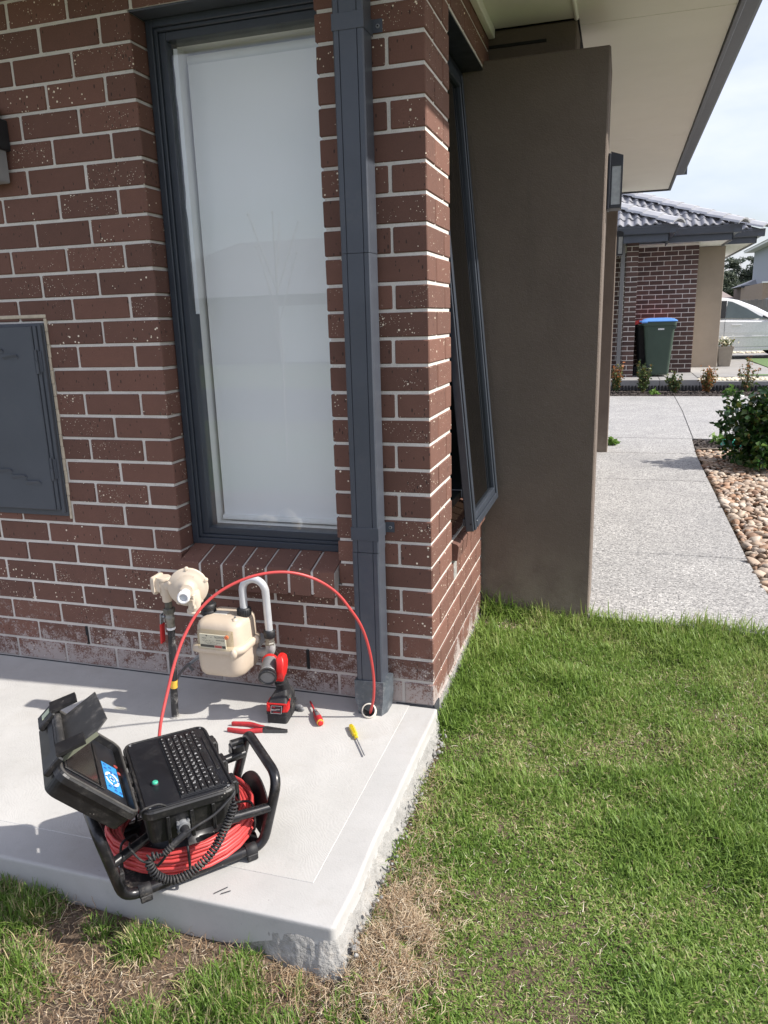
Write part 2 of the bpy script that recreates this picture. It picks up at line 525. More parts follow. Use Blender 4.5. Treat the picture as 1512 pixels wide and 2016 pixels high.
def text_mb(mb, s, size, xf, depth=0.0006, align='CENTER'):
    """flat lettering: adds the outline mesh of string s to mb, transformed by xf (text lies in its local XY plane)"""
    cu = bpy.data.curves.new('lettering', 'FONT')
    cu.body = s; cu.size = size; cu.align_x = align; cu.align_y = 'CENTER'
    cu.resolution_u = 2
    ob = bpy.data.objects.new('lettering', cu); COL.objects.link(ob)
    me = bpy.data.meshes.new_from_object(ob)
    mb.add([xf @ Vector((v.co.x, v.co.y, v.co.z + depth)) for v in me.vertices], [tuple(p.vertices) for p in me.polygons], False)
    bpy.data.objects.remove(ob); bpy.data.curves.remove(cu); bpy.data.meshes.remove(me)

def frame_xf(o, x, y):
    """matrix with origin o, local X along x, local Y along y"""
    x = Vector(x).normalized(); y = Vector(y); y = (y - x * y.dot(x)).normalized(); z = x.cross(y)
    return Matrix(((x.x, y.x, z.x, o[0]), (x.y, y.y, z.y, o[1]), (x.z, y.z, z.z, o[2]), (0, 0, 0, 1)))
# ================================================================ GROUND PROFILE
def smooth(a, b, x):
    t = min(1.0, max(0.0, (x - a) / (b - a))); return t * t * (3 - 2 * t)

def gz(x, y):
    """height of the soil of the front lawn"""
    z = -.122 + .088 * smooth(-1.2, 1.2, y) if y > -1.2 else -.122
    if x < 0: z += .045 * min(1, -x)
    z += .032 * math.exp(-(((x - .14) / .10) ** 2 + ((y + .97) / .13) ** 2))
    z += .010 * noise.noise((x * 2.3, y * 2.3, 3.1)) + .006 * noise.noise((x * 9, y * 9, 7.7))
    return z

# ================================================================ THE HOUSE
house = thing('brick_house', 'single storey house in speckled brown brick with grey window frames filling the left', 'house')
ZJ = [0.0033, 0.0935, 0.1787, 0.2676, 0.3527, 0.4404, 0.5236, 0.6071, 0.6924, 0.7775, 0.8605, 0.9462, 1.0305, 1.1167, 1.2027, 1.288, 1.374, 1.4556, 1.5422, 1.6293, 1.7178, 1.8056, 1.8936, 1.9816, 2.068, 2.1527, 2.239, 2.325, 2.411, 2.497]
ZB = [-.168, -.0825] + ZJ        # ZB[k+2] = ZJ[k]
XL, XR = -.968, -.339
G = .0105                        # mortar joint
_bc = {}
def brick_mesh(w, d, h, mat=None, bev=.0032):
    mat = mat or M_BRICK
    key = (round(w / .002), round(d / .002), round(h / .002), random.randrange(2), mat.name)
    if key not in _bc:
        vs, fs = cham(key[0] * .002, key[1] * .002, key[2] * .002, bev)
        rr = random.Random(hash(key[:4]))
        vs = [tuple(c + rr.uniform(-.0006, .0006) for c in v) for v in vs]
        me = bpy.data.meshes.new('brick'); me.from_pydata(vs, [], fs); me.materials.append(mat); me.update()
        _bc[key] = me
    return _bc[key]

def brick(par, x0, x1, y0, y1, z0, z1, mat=None, jit=.0012, name='brick'):
    return link(name, brick_mesh(x1 - x0, y1 - y0, z1 - z0, mat), par,
                ((x0 + x1) / 2 + random.uniform(-jit, jit) * .5, (y0 + y1) / 2 + random.uniform(-jit, jit), (z0 + z1) / 2 + random.uniform(-jit, jit) * .5))

# ---- mortar core of both walls (bricks stand 4 mm proud of it)
R = .0042
m = MB()
m.box(-3.6, XL - .008, R, .105, -.25, 2.62)
m.box(XL - .008, XR + .008, R, .105, -.25, .438)
m.box(XL - .008, XR + .008, R, .105, 2.329, 2.62)
m.box(XR + .008, -R, R, .078, -.25, 2.62); m.box(XR + .062, -R, .078, .105, -.25, 2.62)
wall = m.build('wall', M_MORTAR, house)
wall['label'] = 'front brick wall with window, meter box and gas meter'
m = MB()
YS = .327
m.box(-.105, -R, .105, YS - .008, -.25, 2.62)
m.box(-.105, -R, YS - .008, .988, -.25, .440)
m.box(-.105, -R, YS - .008, 1.12, 2.318, 2.62)
m2 = MB(); m2.box(-.16, -.002, YS + .001, .988, 2.309, 2.3165); m2.build('lintel', M_ALU_D, house)
swall = m.build('wall', M_MORTAR, house)
swall['label'] = 'sunlit narrow side wall of brown brick round the corner'

def vis_left(j): return -2.02
extra = MB()
def put(x0, x1, z0, z1, y0=0.0, y1=.11):
    """a front-wall brick; those beyond the photograph's left edge or top are joined into one mesh"""
    if x1 - x0 < .02: return
    if x1 < -1.98 or z0 > 2.45:
        vs, fs = cham(x1 - x0, y1 - y0, z1 - z0, .003); c = Vector(((x0 + x1) / 2, (y0 + y1) / 2, (z0 + z1) / 2))
        extra.add([Vector(v) + c for v in vs], fs, False); return
    if x0 > -1.95 and x1 < -1.47 and z0 > .64 and z1 < 1.37: return          # behind the meter box
    if abs(x0 - XR) < .002: y1 = .078
    brick(wall, x0, x1, y0, y1, z0, z1)

BOX = (-2.05, -1.448, .668, 1.378)     # hole for the meter box
for k in range(-1, 29):
    z0 = ZB[k + 2] + G / 2; z1 = ZB[k + 3] + G / 2 - G if k + 3 < len(ZB) else z0 + .075
    even = k % 2 == 0
    jr = [-.115, -.355, -.597, -.840, -1.083] if even else [-.235, -.477, -.720, -.962, -1.203]
    js = jr + [jr[-1] - .24 * (i + 1) for i in range(11)]
    js = [j + random.uniform(-.004, .004) for j in js]
    edges = [0.0] + js
    for i in range(len(edges) - 1):
        a = edges[i + 1] + G / 2; b = edges[i] - (G / 2 if i else 0)
        segs = [(a, b)]
        if 5 <= k <= 26:          # beside the window
            ns = []
            for (p, q) in segs:
                if q <= XL or p >= XR: ns.append((p, q)); continue
                if p < XL: ns.append((p, XL))
                if q > XR: ns.append((XR, q))
            segs = ns
        if z1 > BOX[2] + .02 and z0 < BOX[3] - .02:
            ns = []
            for (p, q) in segs:
                if q <= BOX[1] or p >= BOX[1]: ns.append((p, q))
                else: ns.append((BOX[1], q))
            segs = [s for s in ns if not (s[1] <= BOX[1] + .001 and s[0] > BOX[0])]
        for (p, q) in segs:
            if i == 0:
                if k >= -1:
                    put(p, q, z0, z1, 0.0, .11 if not even else .23)
            else:
                put(p, q, z0, z1)
tag(extra.build('bricks', M_BRICK, wall), kind='stuff')

# side wall (face at X = 0)
def sput(y0, y1, z0, z1):
    brick(swall, -.11, 0.0, y0, y1, z0, z1)
for k in range(-1, 29):
    z0 = ZB[k + 2] + G / 2; z1 = ZB[k + 3] - G / 2 if k + 3 < len(ZB) else z0 + .075
    if z0 > 2.49: continue
    even = k % 2 == 0
    if k <= 4:
        js = [.235, .475, .715, .955] if even else [.115, .355, .595, .835]
        ys = js + [.985 + G / 2]
    elif k >= 27:
        js = [.235, .475, .715, .955] if even else [.115, .355, .595, .835, 1.075]
        ys = js + [1.12 + G / 2]
    else:
        js = [.235] if even else [.115]
        ys = js + [YS + G / 2]
    for i in range(len(ys) - 1):
        a, b = ys[i] + G / 2, ys[i + 1] - G / 2
        if b - a > .02: sput(a, b, z0, z1)
# side sill bricks on edge
ss = MB(); ss.box(-.10, -.004, YS + .004, .985, .441, .52)
sills = ss.build('window_sill', M_MORTAR, house)
n = 7; p = (.985 - YS) / n
for i in range(n):
    a = YS + p * i + .005; b = YS + p * (i + 1) - .005
    poly = [(-.10, a, .446), (.018, a, .446), (.024, a, .502), (.018, a, .510), (-.10, a, .548)]
    pm = MB(); pm.prism(poly, (0, b - a, 0)); pm.build('brick', M_BRICK, sills)
# front sill bricks on edge
fs = MB(); fs.prism([(XL + .012, -.036, .408), (XL + .012, -.034, .492), (XL + .012, .09, .528), (XL + .012, .09, .447), (XL + .012, .0025, .443), (XL + .012, -.002, .408)], (XR - XL - .016, 0, 0))
sillf = fs.build('window_sill', M_MORTAR, house)
n = 7; p = (XR - XL - .004) / n
for i in range(n):
    a = XL + .004 + p * i + .0055; b = XL + .004 + p * (i + 1) - .0055
    dz = random.uniform(-.002, .002)
    poly = [(a, -.041, .402 + dz), (a, -.037, .494 + dz), (a, -.032, .499 + dz), (a, .088, .534), (a, .088, .450), (a, .0022, .4465), (a, -.004, .402 + dz)]
    pm = MB(); pm.prism(poly, (b - a, 0, 0)); pm.build('brick', M_BRICK, sillf)

# weep holes: thin black boxes, the dark of open perpends put into colour
for (x, k) in ((-1.448, 1), (-.477, 1)):
    m = MB(); m.box(x - .0055, x + .0055, -.0006, .003, ZJ[k] + .004, ZJ[k + 1] - .004)
    m.build('weep_hole', M_BLACK, wall)
# damp course strip and base of wall
m = MB()
m.box(-3.6, -.27, -.0035, .003, -.02, .0035); m.box(-.14, .003, -.004, .003, -.02, .005); m.box(.0005, .006, -.006, .06, -.13, .010)
m.build('damp_course', M_BITUMEN, house)
m = MB(); m.box(-.09, .004, .06, .986, -.25, -.008)
m.build('wall_footing', M_ROUGHC, house)
# patch of rough mortar in the side wall
m = MB(); m.box(-.01, .002, .350, .405, .362, .442, None, .004)
m.build('mortar_patch', M_ROUGHC, swall)

# ---------------------------------------------------------------- front window
win = MB()
y0 = .082
def fr_ring(mb, x0, x1, z0, z1, w, ya, yb, bev=.002):
    mb.box(x0, x0 + w, ya, yb, z0, z1, None, bev); mb.box(x1 - w, x1, ya, yb, z0, z1, None, bev)
    mb.box(x0 + w, x1 - w, ya, yb, z0, z0 + w, None, bev); mb.box(x0 + w, x1 - w, ya, yb, z1 - w, z1, None, bev)
XRo = XR; XR = XRo + .050
fr_ring(win, XL + .002, XR - .002, .533, 2.322, .024, y0, .17)
fr_ring(win, XL + .026, XR - .026, .557, 2.298, .012, y0 + .010, .17)
fr_ring(win, XL + .038, XR - .038, .569, 2.286, .026, y0 + .020, .17)
window = win.build('window', M_ALU, house)
window['label'] = 'tall fixed front window with a white blind behind the glass'
m = MB(); m.box(XL + .060, XR - .060, .118, .122, .592, 2.262); m.build('pane', M_GLASS, window)
m = MB()
m.box(XL - .004, XR + .004, .008, .088, 2.3225, 2.3285); m.build('lintel', M_STEEL, window)
m = MB()                                                     # white timber reveal inside
xa, xb, za, zb = XL + .063, XR - .063, .594, 2.262
m.box(xa - .02, xa, .171, .33, za - .02, zb + .02); m.box(xb, xb + .02, .171, .33, za - .02, zb + .02)
m.box(xa, xb, .171, .33, za - .02, za); m.box(xa, xb, .171, .33, zb, zb + .02)
m.build('reveal', M_WHITE, window)
m = MB(); m.box(xa + .012, xb - .012, .212, .2135, za + .018, zb - .045)
blind = m.build('blind', M_BLIND, window)
m = MB(); m.tube([(xa + .010, .209, za + .016), (xb - .01, .209, za + .016)], .011, 12)
m.tube([(xa + .004, .245, zb - .03), (xb - .004, .245, zb - .03)], .024, 14)
m.build('blind_rail', M_WHITE, blind)
m = MB()                                                     # torn edge of protective film
pts = []
zz = zb - .02
while zz > za + .75:
    pts.append((xa + .012 - random.choice((0, 0, .001, .004)), .126, zz)); zz -= .045
left = pts; right = [(xa + .026, .127, q[2]) for q in pts][::-1]
poly = left + right
m.prism(poly, (0, .0006, 0)); m.build('film', M_FILM, window)
XR = XRo
m = MB()                                                     # the room behind
m.box(-2.2, .0 - .12, .34, 2.2, .2, .22); m.box(-2.2, -.12, 2.2, 2.22, .2, 2.5); m.box(-2.22, -2.2, .34, 2.2, .2, 2.5); m.box(-2.2, -.12, .34, 2.2, 2.48, 2.5)
m.build('room', M_ROOM, house)

# ---------------------------------------------------------------- awning window in the side wall
m = MB()
def fr_ring_y(mb, ya, yb, z0, z1, w, xa, xb, xf=None, bev=.002):
    mb.box(xa, xb, ya, ya + w, z0, z1, xf, bev); mb.box(xa, xb, yb - w, yb, z0, z1, xf, bev)
    mb.box(xa, xb, ya + w, yb - w, z0, z0 + w, xf, bev); mb.box(xa, xb, ya + w, yb - w, z1 - w, z1, xf, bev)
fr_ring_y(m, YS + .003, .986, .55, 2.308, .035, -.15, -.085)
awn = m.build('awning_window', M_ALU_D, house)
awn['label'] = 'tall awning window pushed open at the bottom'
m = MB(); m.box(-.155, -.149, YS + .03, .96, .57, 2.29); m.build('flyscreen', M_BLACK, awn)
piv = Vector((-.082, 0, 2.285)); ang = -math.atan(.0905)
sx = Matrix.Translation(piv) @ Matrix.Rotation(ang, 4, 'Y') @ Matrix.Translation(-piv)
m = MB()
za, zb = .548, 2.28
for (ya, yb, z0, z1) in ((.368, .408, za, zb), (.898, .938, za, zb), (.408, .898, za, za + .058), (.408, .898, zb - .045, zb)):
    m.box(-.112, -.080, ya, yb, z0, z1, sx, .003)
for (ya, yb, z0, z1) in ((.372, .400, za + .004, zb - .004), (.906, .934, za + .004, zb - .004)):
    m.box(-.079, -.073, ya, yb, z0, z1, sx, .002)
m.box(-.079, -.072, .412, .894, za + .006, za + .034, sx, .002)
m.box(-.122, -.112, .375, .93, za + .02, za + .05, sx, .002)
sash = m.build('sash', M_ALU, awn)
m = MB(); m.box(-.100, -.094, .405, .901, za + .05, zb - .04, sx); m.build('pane', M_GLASS_D, sash)
m = MB()
m.cyl(sx @ Vector((-.09, .3665, za + .03)), sx @ Vector((-.09, .3685, za + .03)), .004, None, 10); m.build('screw', M_BLACK, sash)
m = MB(); m.box(-.14, -.02, .345, .40, .560, .575); m.build('winder', M_GALV, awn)

# ---------------------------------------------------------------- downpipe
def prof(x0, x1, ya, yb): return None
dp = MB()
DX0, DX1, DY0, DY1 = -.256, -.163, -.088, -.014
def dprof(z, lean):
    # rectangular pipe with shallow grooves near its front edges
    x0, x1 = DX0 + lean, DX1 + lean
    g = .003
    pts = [(x0, DY1), (x0, DY0 + .004), (x0 + .004, DY0), (x0 + .018, DY0), (x0 + .0195, DY0 + g), (x0 + .021, DY0), (x1 - .021, DY0), (x1 - .0195, DY0 + g), (x1 - .018, DY0), (x1 - .004, DY0), (x1, DY0 + .004), (x1, DY1)]
    return [Vector((a, b, z)) for a, b in pts]
dp.loft([dprof(.115, 0), dprof(.592, .001)], True, False, False)
dp.loft([dprof(.594, .0025), dprof(1.545, .004)], True, False, False)
dp.loft([dprof(1.5465, .0045), dprof(2.165, .005)], True, False, False)
dp.loft([dprof(2.1665, .0055), dprof(2.55, .006)], True, False, False)
down = dp.build('downpipe', M_STEEL, house)
down['label'] = 'rectangular dark grey downpipe beside the window'
for z in (2.172, .658):
    m = MB(); xo = .005 if z > 2 else .002
    m.box(DX0 - .002 + xo, DX1 + .002 + xo, DY0 - .0022, DY0 - .0008, z - .022, z + .022, None, .0005)
    m.box(DX1 + .0004 + xo, DX1 + .0018 + xo, DY0, -.0025, z - .022, z + .022, None, .0005)
    m.box(DX0 - .0018 + xo, DX0 - .0004 + xo, DY0, -.0025, z - .022, z + .022, None, .0005)
    m.box(DX1 + xo, DX1 + xo + .032, -.0042, -.0022, z - .018 + .005, z + .018 + .005, None, .0005); m.box(DX0 - .028 + xo, DX0 + xo, -.0042, -.0022, z - .022, z + .018, None, .0005)
    st = m.build('strap', M_STEEL, down)
    for sxx in (DX1 + xo + .018, DX0 + xo - .014):
        m = MB(); m.cyl((sxx, -.0042, z + .004), (sxx, -.0075, z + .004), .0062, .005, 12); m.mat(1).cyl((sxx, -.0075, z + .004), (sxx, -.008, z + .004), .0028, None, 8)
        m.build('screw', [M_GALV, M_BLACK], st)
m = MB(); m.lathe([(.010, 0), (.010, .0015)], (-.192, DY0 - .0004, 2.192), (0, -1, 0), 4, False); m.build('rivet', M_STEEL, down)
# folded sheet-metal shoe at the foot
m = MB()
sh = [[(-.262, -.012), (-.262, -.093), (-.156, -.093), (-.150, -.086), (-.146, -.012)]]
def shoe(z, pts): return [Vector((a, b, z)) for a, b in pts]
m.loft([shoe(.124, [(-.264, -.010), (-.264, -.094), (-.158, -.094), (-.146, -.062), (-.146, -.010)]),
        shoe(.050, [(-.264, -.010), (-.262, -.098), (-.160, -.098), (-.146, -.066), (-.146, -.010)]),
        shoe(.028, [(-.255, -.010), (-.253, -.101), (-.163, -.101), (-.150, -.068), (-.150, -.010)]),
        shoe(-.02, [(-.252, -.010), (-.247, -.107), (-.165, -.107), (-.154, -.075), (-.154, -.010)])], True, False, False)
m.build('shoe', M_DPB, down)
pc = Vector((-.2075, -.108, .0185)); pa = Vector((.12, -.80, .60)).normalized()
m = MB()
m.lathe([(.0215, .012), (.0255, .012), (.0262, .010), (.0262, -.03), (.0215, -.03)], pc, pa, 28, True, False)
ring = m.build('outlet_pipe', M_CREAMPVC, down)
m = MB(); m.lathe([(.0216, .0), (.0001, -.001)], pc - pa * .006, pa, 24, False, False); m.build('bore', M_BLACK, ring)

# ---------------------------------------------------------------- meter box
m = MB()
m.box(-2.04, -1.452, -.010, .10, .640, 1.372, None, .002)
mbx = m.build('meter_box', M_LOUVRE, house)
mbx['label'] = 'grey steel electricity meter box let into the brick'
m = MB(); m.box(-2.03, -1.487, -.034, -.0105, .668, 1.362, None, .003)
for (xx, zz) in ((-1.596, 1.252), (-1.660, 1.274), (-1.724, 1.296), (-1.572, .772 + .002), (-1.636, .795), (-1.70, .817), (-1.764, .84)):
    q = rrect(xx - .036, xx + .036, zz - .009, zz + .009, .008, 3)
    m.loft([[Vector((a, -.034, b)) for a, b in q], [Vector((a * .96 + xx * .04, -.041 if b > zz else -.036, b)) for a, b in q]], True, False, False)
door = m.build('door', M_LOUVRE, mbx)
m = MB(); m.box(-1.4845, -1.470, -.030, -.0105, .668, 1.362, None, .002); m.box(-1.4685, -1.4535, -.024, -.0105, .655, 1.366, None, .002)
m.build('frame', M_LOUVRE, mbx)
for zz in (1.235, .832):
    m = MB(); m.cyl((-1.4775, -.035, zz - .045), (-1.4775, -.035, zz), .006, None, 10); m.cyl((-1.4775, -.035, zz + .002), (-1.4775, -.035, zz + .042), .0045, None, 10)
    m.box(-1.4715, -1.462, -.028, -.0225, zz - .04, zz + .036, None, .001)
    m.build('hinge', M_LOUVRE, mbx)
m = MB()
for i in range(16):
    z = .628 + i * .0475
    m.box(-1.4525, -1.4405 + random.uniform(-.002, .002), -.004 + random.uniform(-.001, .001), .004, z, z + .047, None, .002)
m.box(-2.05, -1.441, -.0035, .004, 1.389, 1.402, None, .002)
m.build('sealant', M_SEAL, mbx)

# electrical isolator on the wall at the very edge of the picture
iso = thing('isolator_box', 'grey isolator box on the brick wall at the left picture edge', 'switch box', (-1.586, 0, 1.855))
m = MB(); m.box(-.10, .094, -.062, -.0, .10, .20, None, .004); m.build('housing', plain('black_plastic_box', (.02, .022, .026), .5), iso)
m = MB(); m.box(-.10, .083, -.070, -.012, -.005, .148, None, .004); m.box(-.10, .078, -.066, -.012, .164, .24, None, .004); cvx = m.build('cover', plain('grey_plastic_cover', (.30, .30, .31), .5), iso)
for (xx, zz) in ((.066, .118), (.068, .03)):
    m = MB(); m.cyl((xx, -.070, zz), (xx, -.072, zz), .005, None, 10); m.build('screw', M_GALV, cvx)

# ---------------------------------------------------------------- rendered pillars, boxing, soffit, eaves
def rblock(name, x0, x1, y0, y1, z0, z1, par, mat=M_RENDER, bev=.006):
    m = MB(); m.box(x0, x1, y0, y1, z0, z1, None, bev); return m.build(name, mat, par)
pil = rblock('pillar', -.42, .492, .990, 1.34, -.2, 2.345, house)
pil['label'] = 'dark rendered pillar beside the open awning window'
rblock('boxing', -.42, .355, 1.12, 1.34, 2.346, 2.489, house)
m = MB(); m.box(.0, .235, 1.112, 1.121, 2.422, 2.432); m.build('slot', M_BLACK, house)
p2 = rblock('pillar', .22, .498, 5.42, 5.70, -.02, 2.488, house)
p2['label'] = 'second rendered porch pillar further along the path'
# soffit sheets with open joints
YP = .80; XE = .555
sof = MB(); sof.box(-3.6, XE, -.60, YP, 2.506, 2.512); sof.box(-3.6, .955, YP, 5.94, 2.506, 2.512)
sof = sof.build('soffit', M_BLACK, house)
def spanel(x0, x1, y0, y1, dz=0):
    m = MB(); m.box(x0, x1, y0, y1, 2.492 + dz, 2.505, None, .001); m.build('soffit_panel', M_SOFFIT, sof)
for (a, b) in ((YP + .003, 1.198), (1.202, 3.508), (3.512, 5.93)): spanel(.3605, .952, a, b)
spanel(.3605, XE - .003, -.595, YP - .001)
spanel(.004, .342, -.595, 1.118, .001); spanel(-.42, .342, 1.343, 3.5); spanel(-.42, .342, 3.504, 5.93)
spanel(-1.8, .001, -.595, -.002, .001); spanel(-3.6, -1.803, -.595, -.002)
m = MB(); m.tube([(.351, -.595, 2.493), (.351, 1.118, 2.493)], .010, 8); m.build('cover_strip', M_SOFFIT, sof)
m = MB(); m.box(.0012, .028, .01, 1.10, 2.452, 2.491, None, .003); m.build('trim', M_SOFFIT, sof)
m = MB(); m.box(.955, .975, YP - .02, 5.958, 2.478, 2.66, None, .002); m.box(XE, XE + .02, -.62, YP - .021, 2.478, 2.66, None, .002); m.box(XE, .955, YP - .020, YP, 2.478, 2.66, None, .002); m.box(-3.6, XE, -.62, -.602, 2.478, 2.66, None, .002); m.box(-.5, .955, 5.942, 5.958, 2.478, 2.60, None, .002)
m.build('fascia', M_STEEL, house)
m = MB()
gp = [(.976, 2.672), (.976, 2.552), (1.052, 2.552), (1.066, 2.560), (1.070, 2.585), (1.086, 2.650), (1.090, 2.672), (1.084, 2.674), (1.080, 2.652), (1.064, 2.588), (1.060, 2.566), (1.050, 2.558), (.982, 2.558), (.982, 2.672)]
m.prism([(a, YP - .13, b) for a, b in gp], (0, 5.56 - YP + .13, 0))
m.prism([(a - .40, -.74, b) for a, b in gp], (0, YP + .60, 0))
m.prism([(XE + .13, YP - .022 - (a - .976), b) for a, b in gp], (.27, 0, 0))
m.box(.976, 1.088, 5.5605, 5.563, 2.552, 2.672)
m.prism([(-3.6, -.624 - (a - .976), b) for a, b in gp], (4.17, 0, 0))
gut = m.build('gutter', M_STEEL, house)
m = MB()          # unseen plain roof, added to keep sky light off the soffit
for (x1_, ya_, yb_, hh) in ((.64, -.70, 5.9, 1.27), (1.04, YP - .06, 5.9, 1.1)):
    m.add([(-3.6, ya_, 2.665), (x1_, ya_, 2.665), (x1_, yb_, 2.665), (-1.9, 2.6, 2.665 + hh), (-3.6, 2.6, 2.665 + hh), (-3.6, yb_, 2.665)], [(0, 1, 3, 4), (1, 2, 3), (2, 5, 4, 3), (0, 5, 2, 1)], False)
m.build('roof', plain('roof_grey', (.10, .10, .11), .7), house)
m = MB(); m.box(-3.6, -.12, 2.3, 5.3, -.1, 2.6); m.box(-3.62, -3.6, .0, 5.3, -.1, 2.6)
m.build('house_core', M_RENDER, house)

# ---------------------------------------------------------------- wall lamps
M_FROST = plain('frosted_glass', (.34, .37, .39), .2, var=.2, vs=30)
def lamp(x, y, z, label):
    t = thing('wall_lamp', label, 'wall lamp', (x, y, z), (0, 0, 0), 'up and down lamps on the porch pillars')
    m = MB()
    m.box(.0015, .012, -.055, .055, -.005, .215, None, .002)
    m.prism([(.012, -.05, .165), (.062, -.05, .165), (.062, -.05, .205), (.012, -.05, .222)], (0, .10, 0))
    m.box(.012, .062, -.05, .05, -.002, .012, None, .002)
    for yy in (-.05, .044):
        m.box(.056, .062, yy, yy + .006, .012, .165)
        m.box(.012, .018, yy, yy + .006, .012, .165)
    m.build('body', M_ALU_D, t)
    m = MB(); m.box(.019, .055, -.0465, -.0435, .0125, .1645); m.box(.019, .055, .0435, .0465, .0125, .1645); m.box(.0575, .0605, -.043, .043, .0125, .1645)
    m.build('lamp_glass', M_FROST, t)
    return t
lamp(.492, 1.25, 1.782, 'square black wall lamp on the near rendered pillar')
lamp(.498, 5.52, 1.875, 'small square black wall lamp on the far porch pillar')

# roof hip etc. end of the house
# ================================================================ SLAB BY THE WALL
m = MB(); m.box(-3.4, -.10, -.93, -.001, -.04, -.004)
slab = m.build('concrete_slab', M_ROUGHC); tag(slab, 'new white concrete strip along the brick wall', kind='structure')
m = MB(); m.box(-3.4, -.0895, -.9225, -.0015, -.03, .0018, None, .0012); m.build('panel', M_SLAB, slab)
def edge_ring(pts2):   # pts2: outline profile (outward offset d, z)
    pass
# trowelled border: profile swept along front edge and round the corner to the wall
prof = [(-.1010, -.004), (-.1010, .0008), (-.0995, .0018), (-.05, .0018), (-.0085, .0002), (-.0045, -.0004), (-.0018, -.0016), (-.0003, -.004), (.0002, -.010), (.0008, -.030), (.0016, -.050), (.0035, -.066)]
path_pts = [(-3.4, -1.045, 0, -1)]
NX = 60
fr = []
for i in range(NX + 1):
    fr.append((-3.4 + (3.4 - .003) * i / NX, -1.045, 0.0, -1.0))
for i in range(1, 8):
    a = -pi / 2 + (pi / 2) * i / 8
    fr.append((-.002 + .014 * cos(a), -1.031 + .014 * sin(a), cos(a), sin(a)))
for i in range(NX + 1):
    yy = -1.030 + 1.024 * i / NX
    fr.append((.012 + .006 * noise.noise((yy * 5, 1, 2)), yy, 1.0, 0.0))
def sweep(prof, rough=0.0, f=1.0):
    rings = []
    for (x, y, nx, ny) in fr:
        r = []
        for (d, z) in prof:
            dd = d - (.0205 * max(0, -ny) if d < -.09 else 0)
            if z < -.02:
                kf = 2.0 - 1.45 * smooth(-.34, -.04, x) + .25 * noise.noise((x * 9, y * 9, 4)) * (x > -.45)
                z = -.02 + (z + .02) * max(.35, kf)
            # inner side of the mitre: clamp offsets to the corner
            px, py = x + nx * dd, y + ny * dd
            if d < -.03:
                if ny < -.01 and nx < .01: px = min(px, .012 + d)
                elif nx > .01 and ny > -.01: py = max(py, -1.045 - d + (.0205 if d < -.09 else 0))
                else: px, py = .012 + d, -1.045 - d + (.0205 if d < -.09 else 0)
            if rough > 0 and z < -.02:
                q = rough * min(1, (-.02 - z) / .05)
                w = Vector((px, py, z))
                n1 = noise.noise(w * 28) + .6 * noise.noise(w * 70) + .35 * noise.noise(w * 160)
                px += nx * n1 * q; py += ny * n1 * q
            r.append(Vector((px, py, z)))
        rings.append(r)
    n = len(prof); vs = [p for r in rings for p in r]; fsx = []
    for i in range(len(rings) - 1):
        for j in range(n - 1):
            a = i * n + j; b = (i + 1) * n + j
            fsx.append((a, a + 1, b + 1, b))
    return vs, fsx
vs, fsx = sweep(prof[4:])
m = MB(); m.add(vs, fsx, True)
op = [Vector((x + nx * -.0085, y + ny * -.0085, .0002)) for (x, y, nx, ny) in fr]
ip = [Vector((-.0890, op[-1].y, .0002)), Vector((-.0890, -.9220, .0002)), Vector((-3.4, -.9220, .0002))]
ip2 = [p - Vector((0, 0, .004)) for p in ip]
m.add(op + ip, [tuple(range(len(op) + 3))], False)
m.add(ip + ip2, [(0, 1, 4, 3), (1, 2, 5, 4)], False)
m.build('border', M_SLABE, slab)
M_ROUGHS = plain('rough_slab_concrete', (.34, .332, .312), .95, var=.22, vs=22, bump=1.0, bs=80, bd=.008, world=True, dirt=(.26, .21, .16), dirt_amt=.5, ds=11)
# finer frame list for the crumbly side
fr = []
for i in range(420): fr.append((-2.2 + 2.197 * i / 420, -1.045, 0.0, -1.0))
for i in range(1, 16):
    a = -pi / 2 + (pi / 2) * i / 16
    fr.append((-.002 + .014 * cos(a), -1.031 + .014 * sin(a), cos(a), sin(a)))
for i in range(300):
    yy = -1.030 + 1.024 * i / 299
    fr.append((.012 + .006 * noise.noise((yy * 5, 1, 2)), yy, 1.0, 0.0))
def side(i):
    x, y, nx, ny = fr[i]
    return .3 + .7 * max(0, nx) if x < -.2 else .3 + .7 * smooth(-.2, .0, x)
pr2 = [(-.006, -.026), (.001, -.036), (.007, -.052), (.014, -.072), (.020, -.086), (.026, -.096), (.030, -.106), (.034, -.118), (.036, -.132), (.036, -.16)]
rings = []
for i, (x, y, nx, ny) in enumerate(fr):
    r = []; s = side(i)
    top = -.048 - (.02 * (1 - s))
    for j, (d, z) in enumerate(pr2):
        fb = smooth(-.30, -.10, x) if ny < -.5 else 1.0
        dd = (-.006 if j == 0 else .0005 + (d - .0005) * (s if s > .35 else .12)) * fb - .006 * (1 - fb)
        px, py = x + nx * dd, y + ny * dd
        w = Vector((px, py, z))
        q = .0085 * min(1, j / 2.5) * (.10 + .9 * s) * (.15 + .85 * fb)
        n1 = noise.noise(w * 30) + .7 * noise.noise(w * 75) + .5 * noise.noise(w * 170)
        r.append(Vector((px + nx * n1 * q, py + ny * n1 * q, z + q * .3 * noise.noise(w * 60 + Vector((9, 0, 0))))))
    rings.append(r)
n = len(pr2); vs = [p for r in rings for p in r]; fsx = []
for i in range(len(rings) - 1):
    for j in range(n - 1): fsx.append((i * n + j, i * n + j + 1, (i + 1) * n + j + 1, (i + 1) * n + j))
m = MB(); m.add(vs, fsx, True); m.build('crumbly_edge', M_ROUGHS, slab)
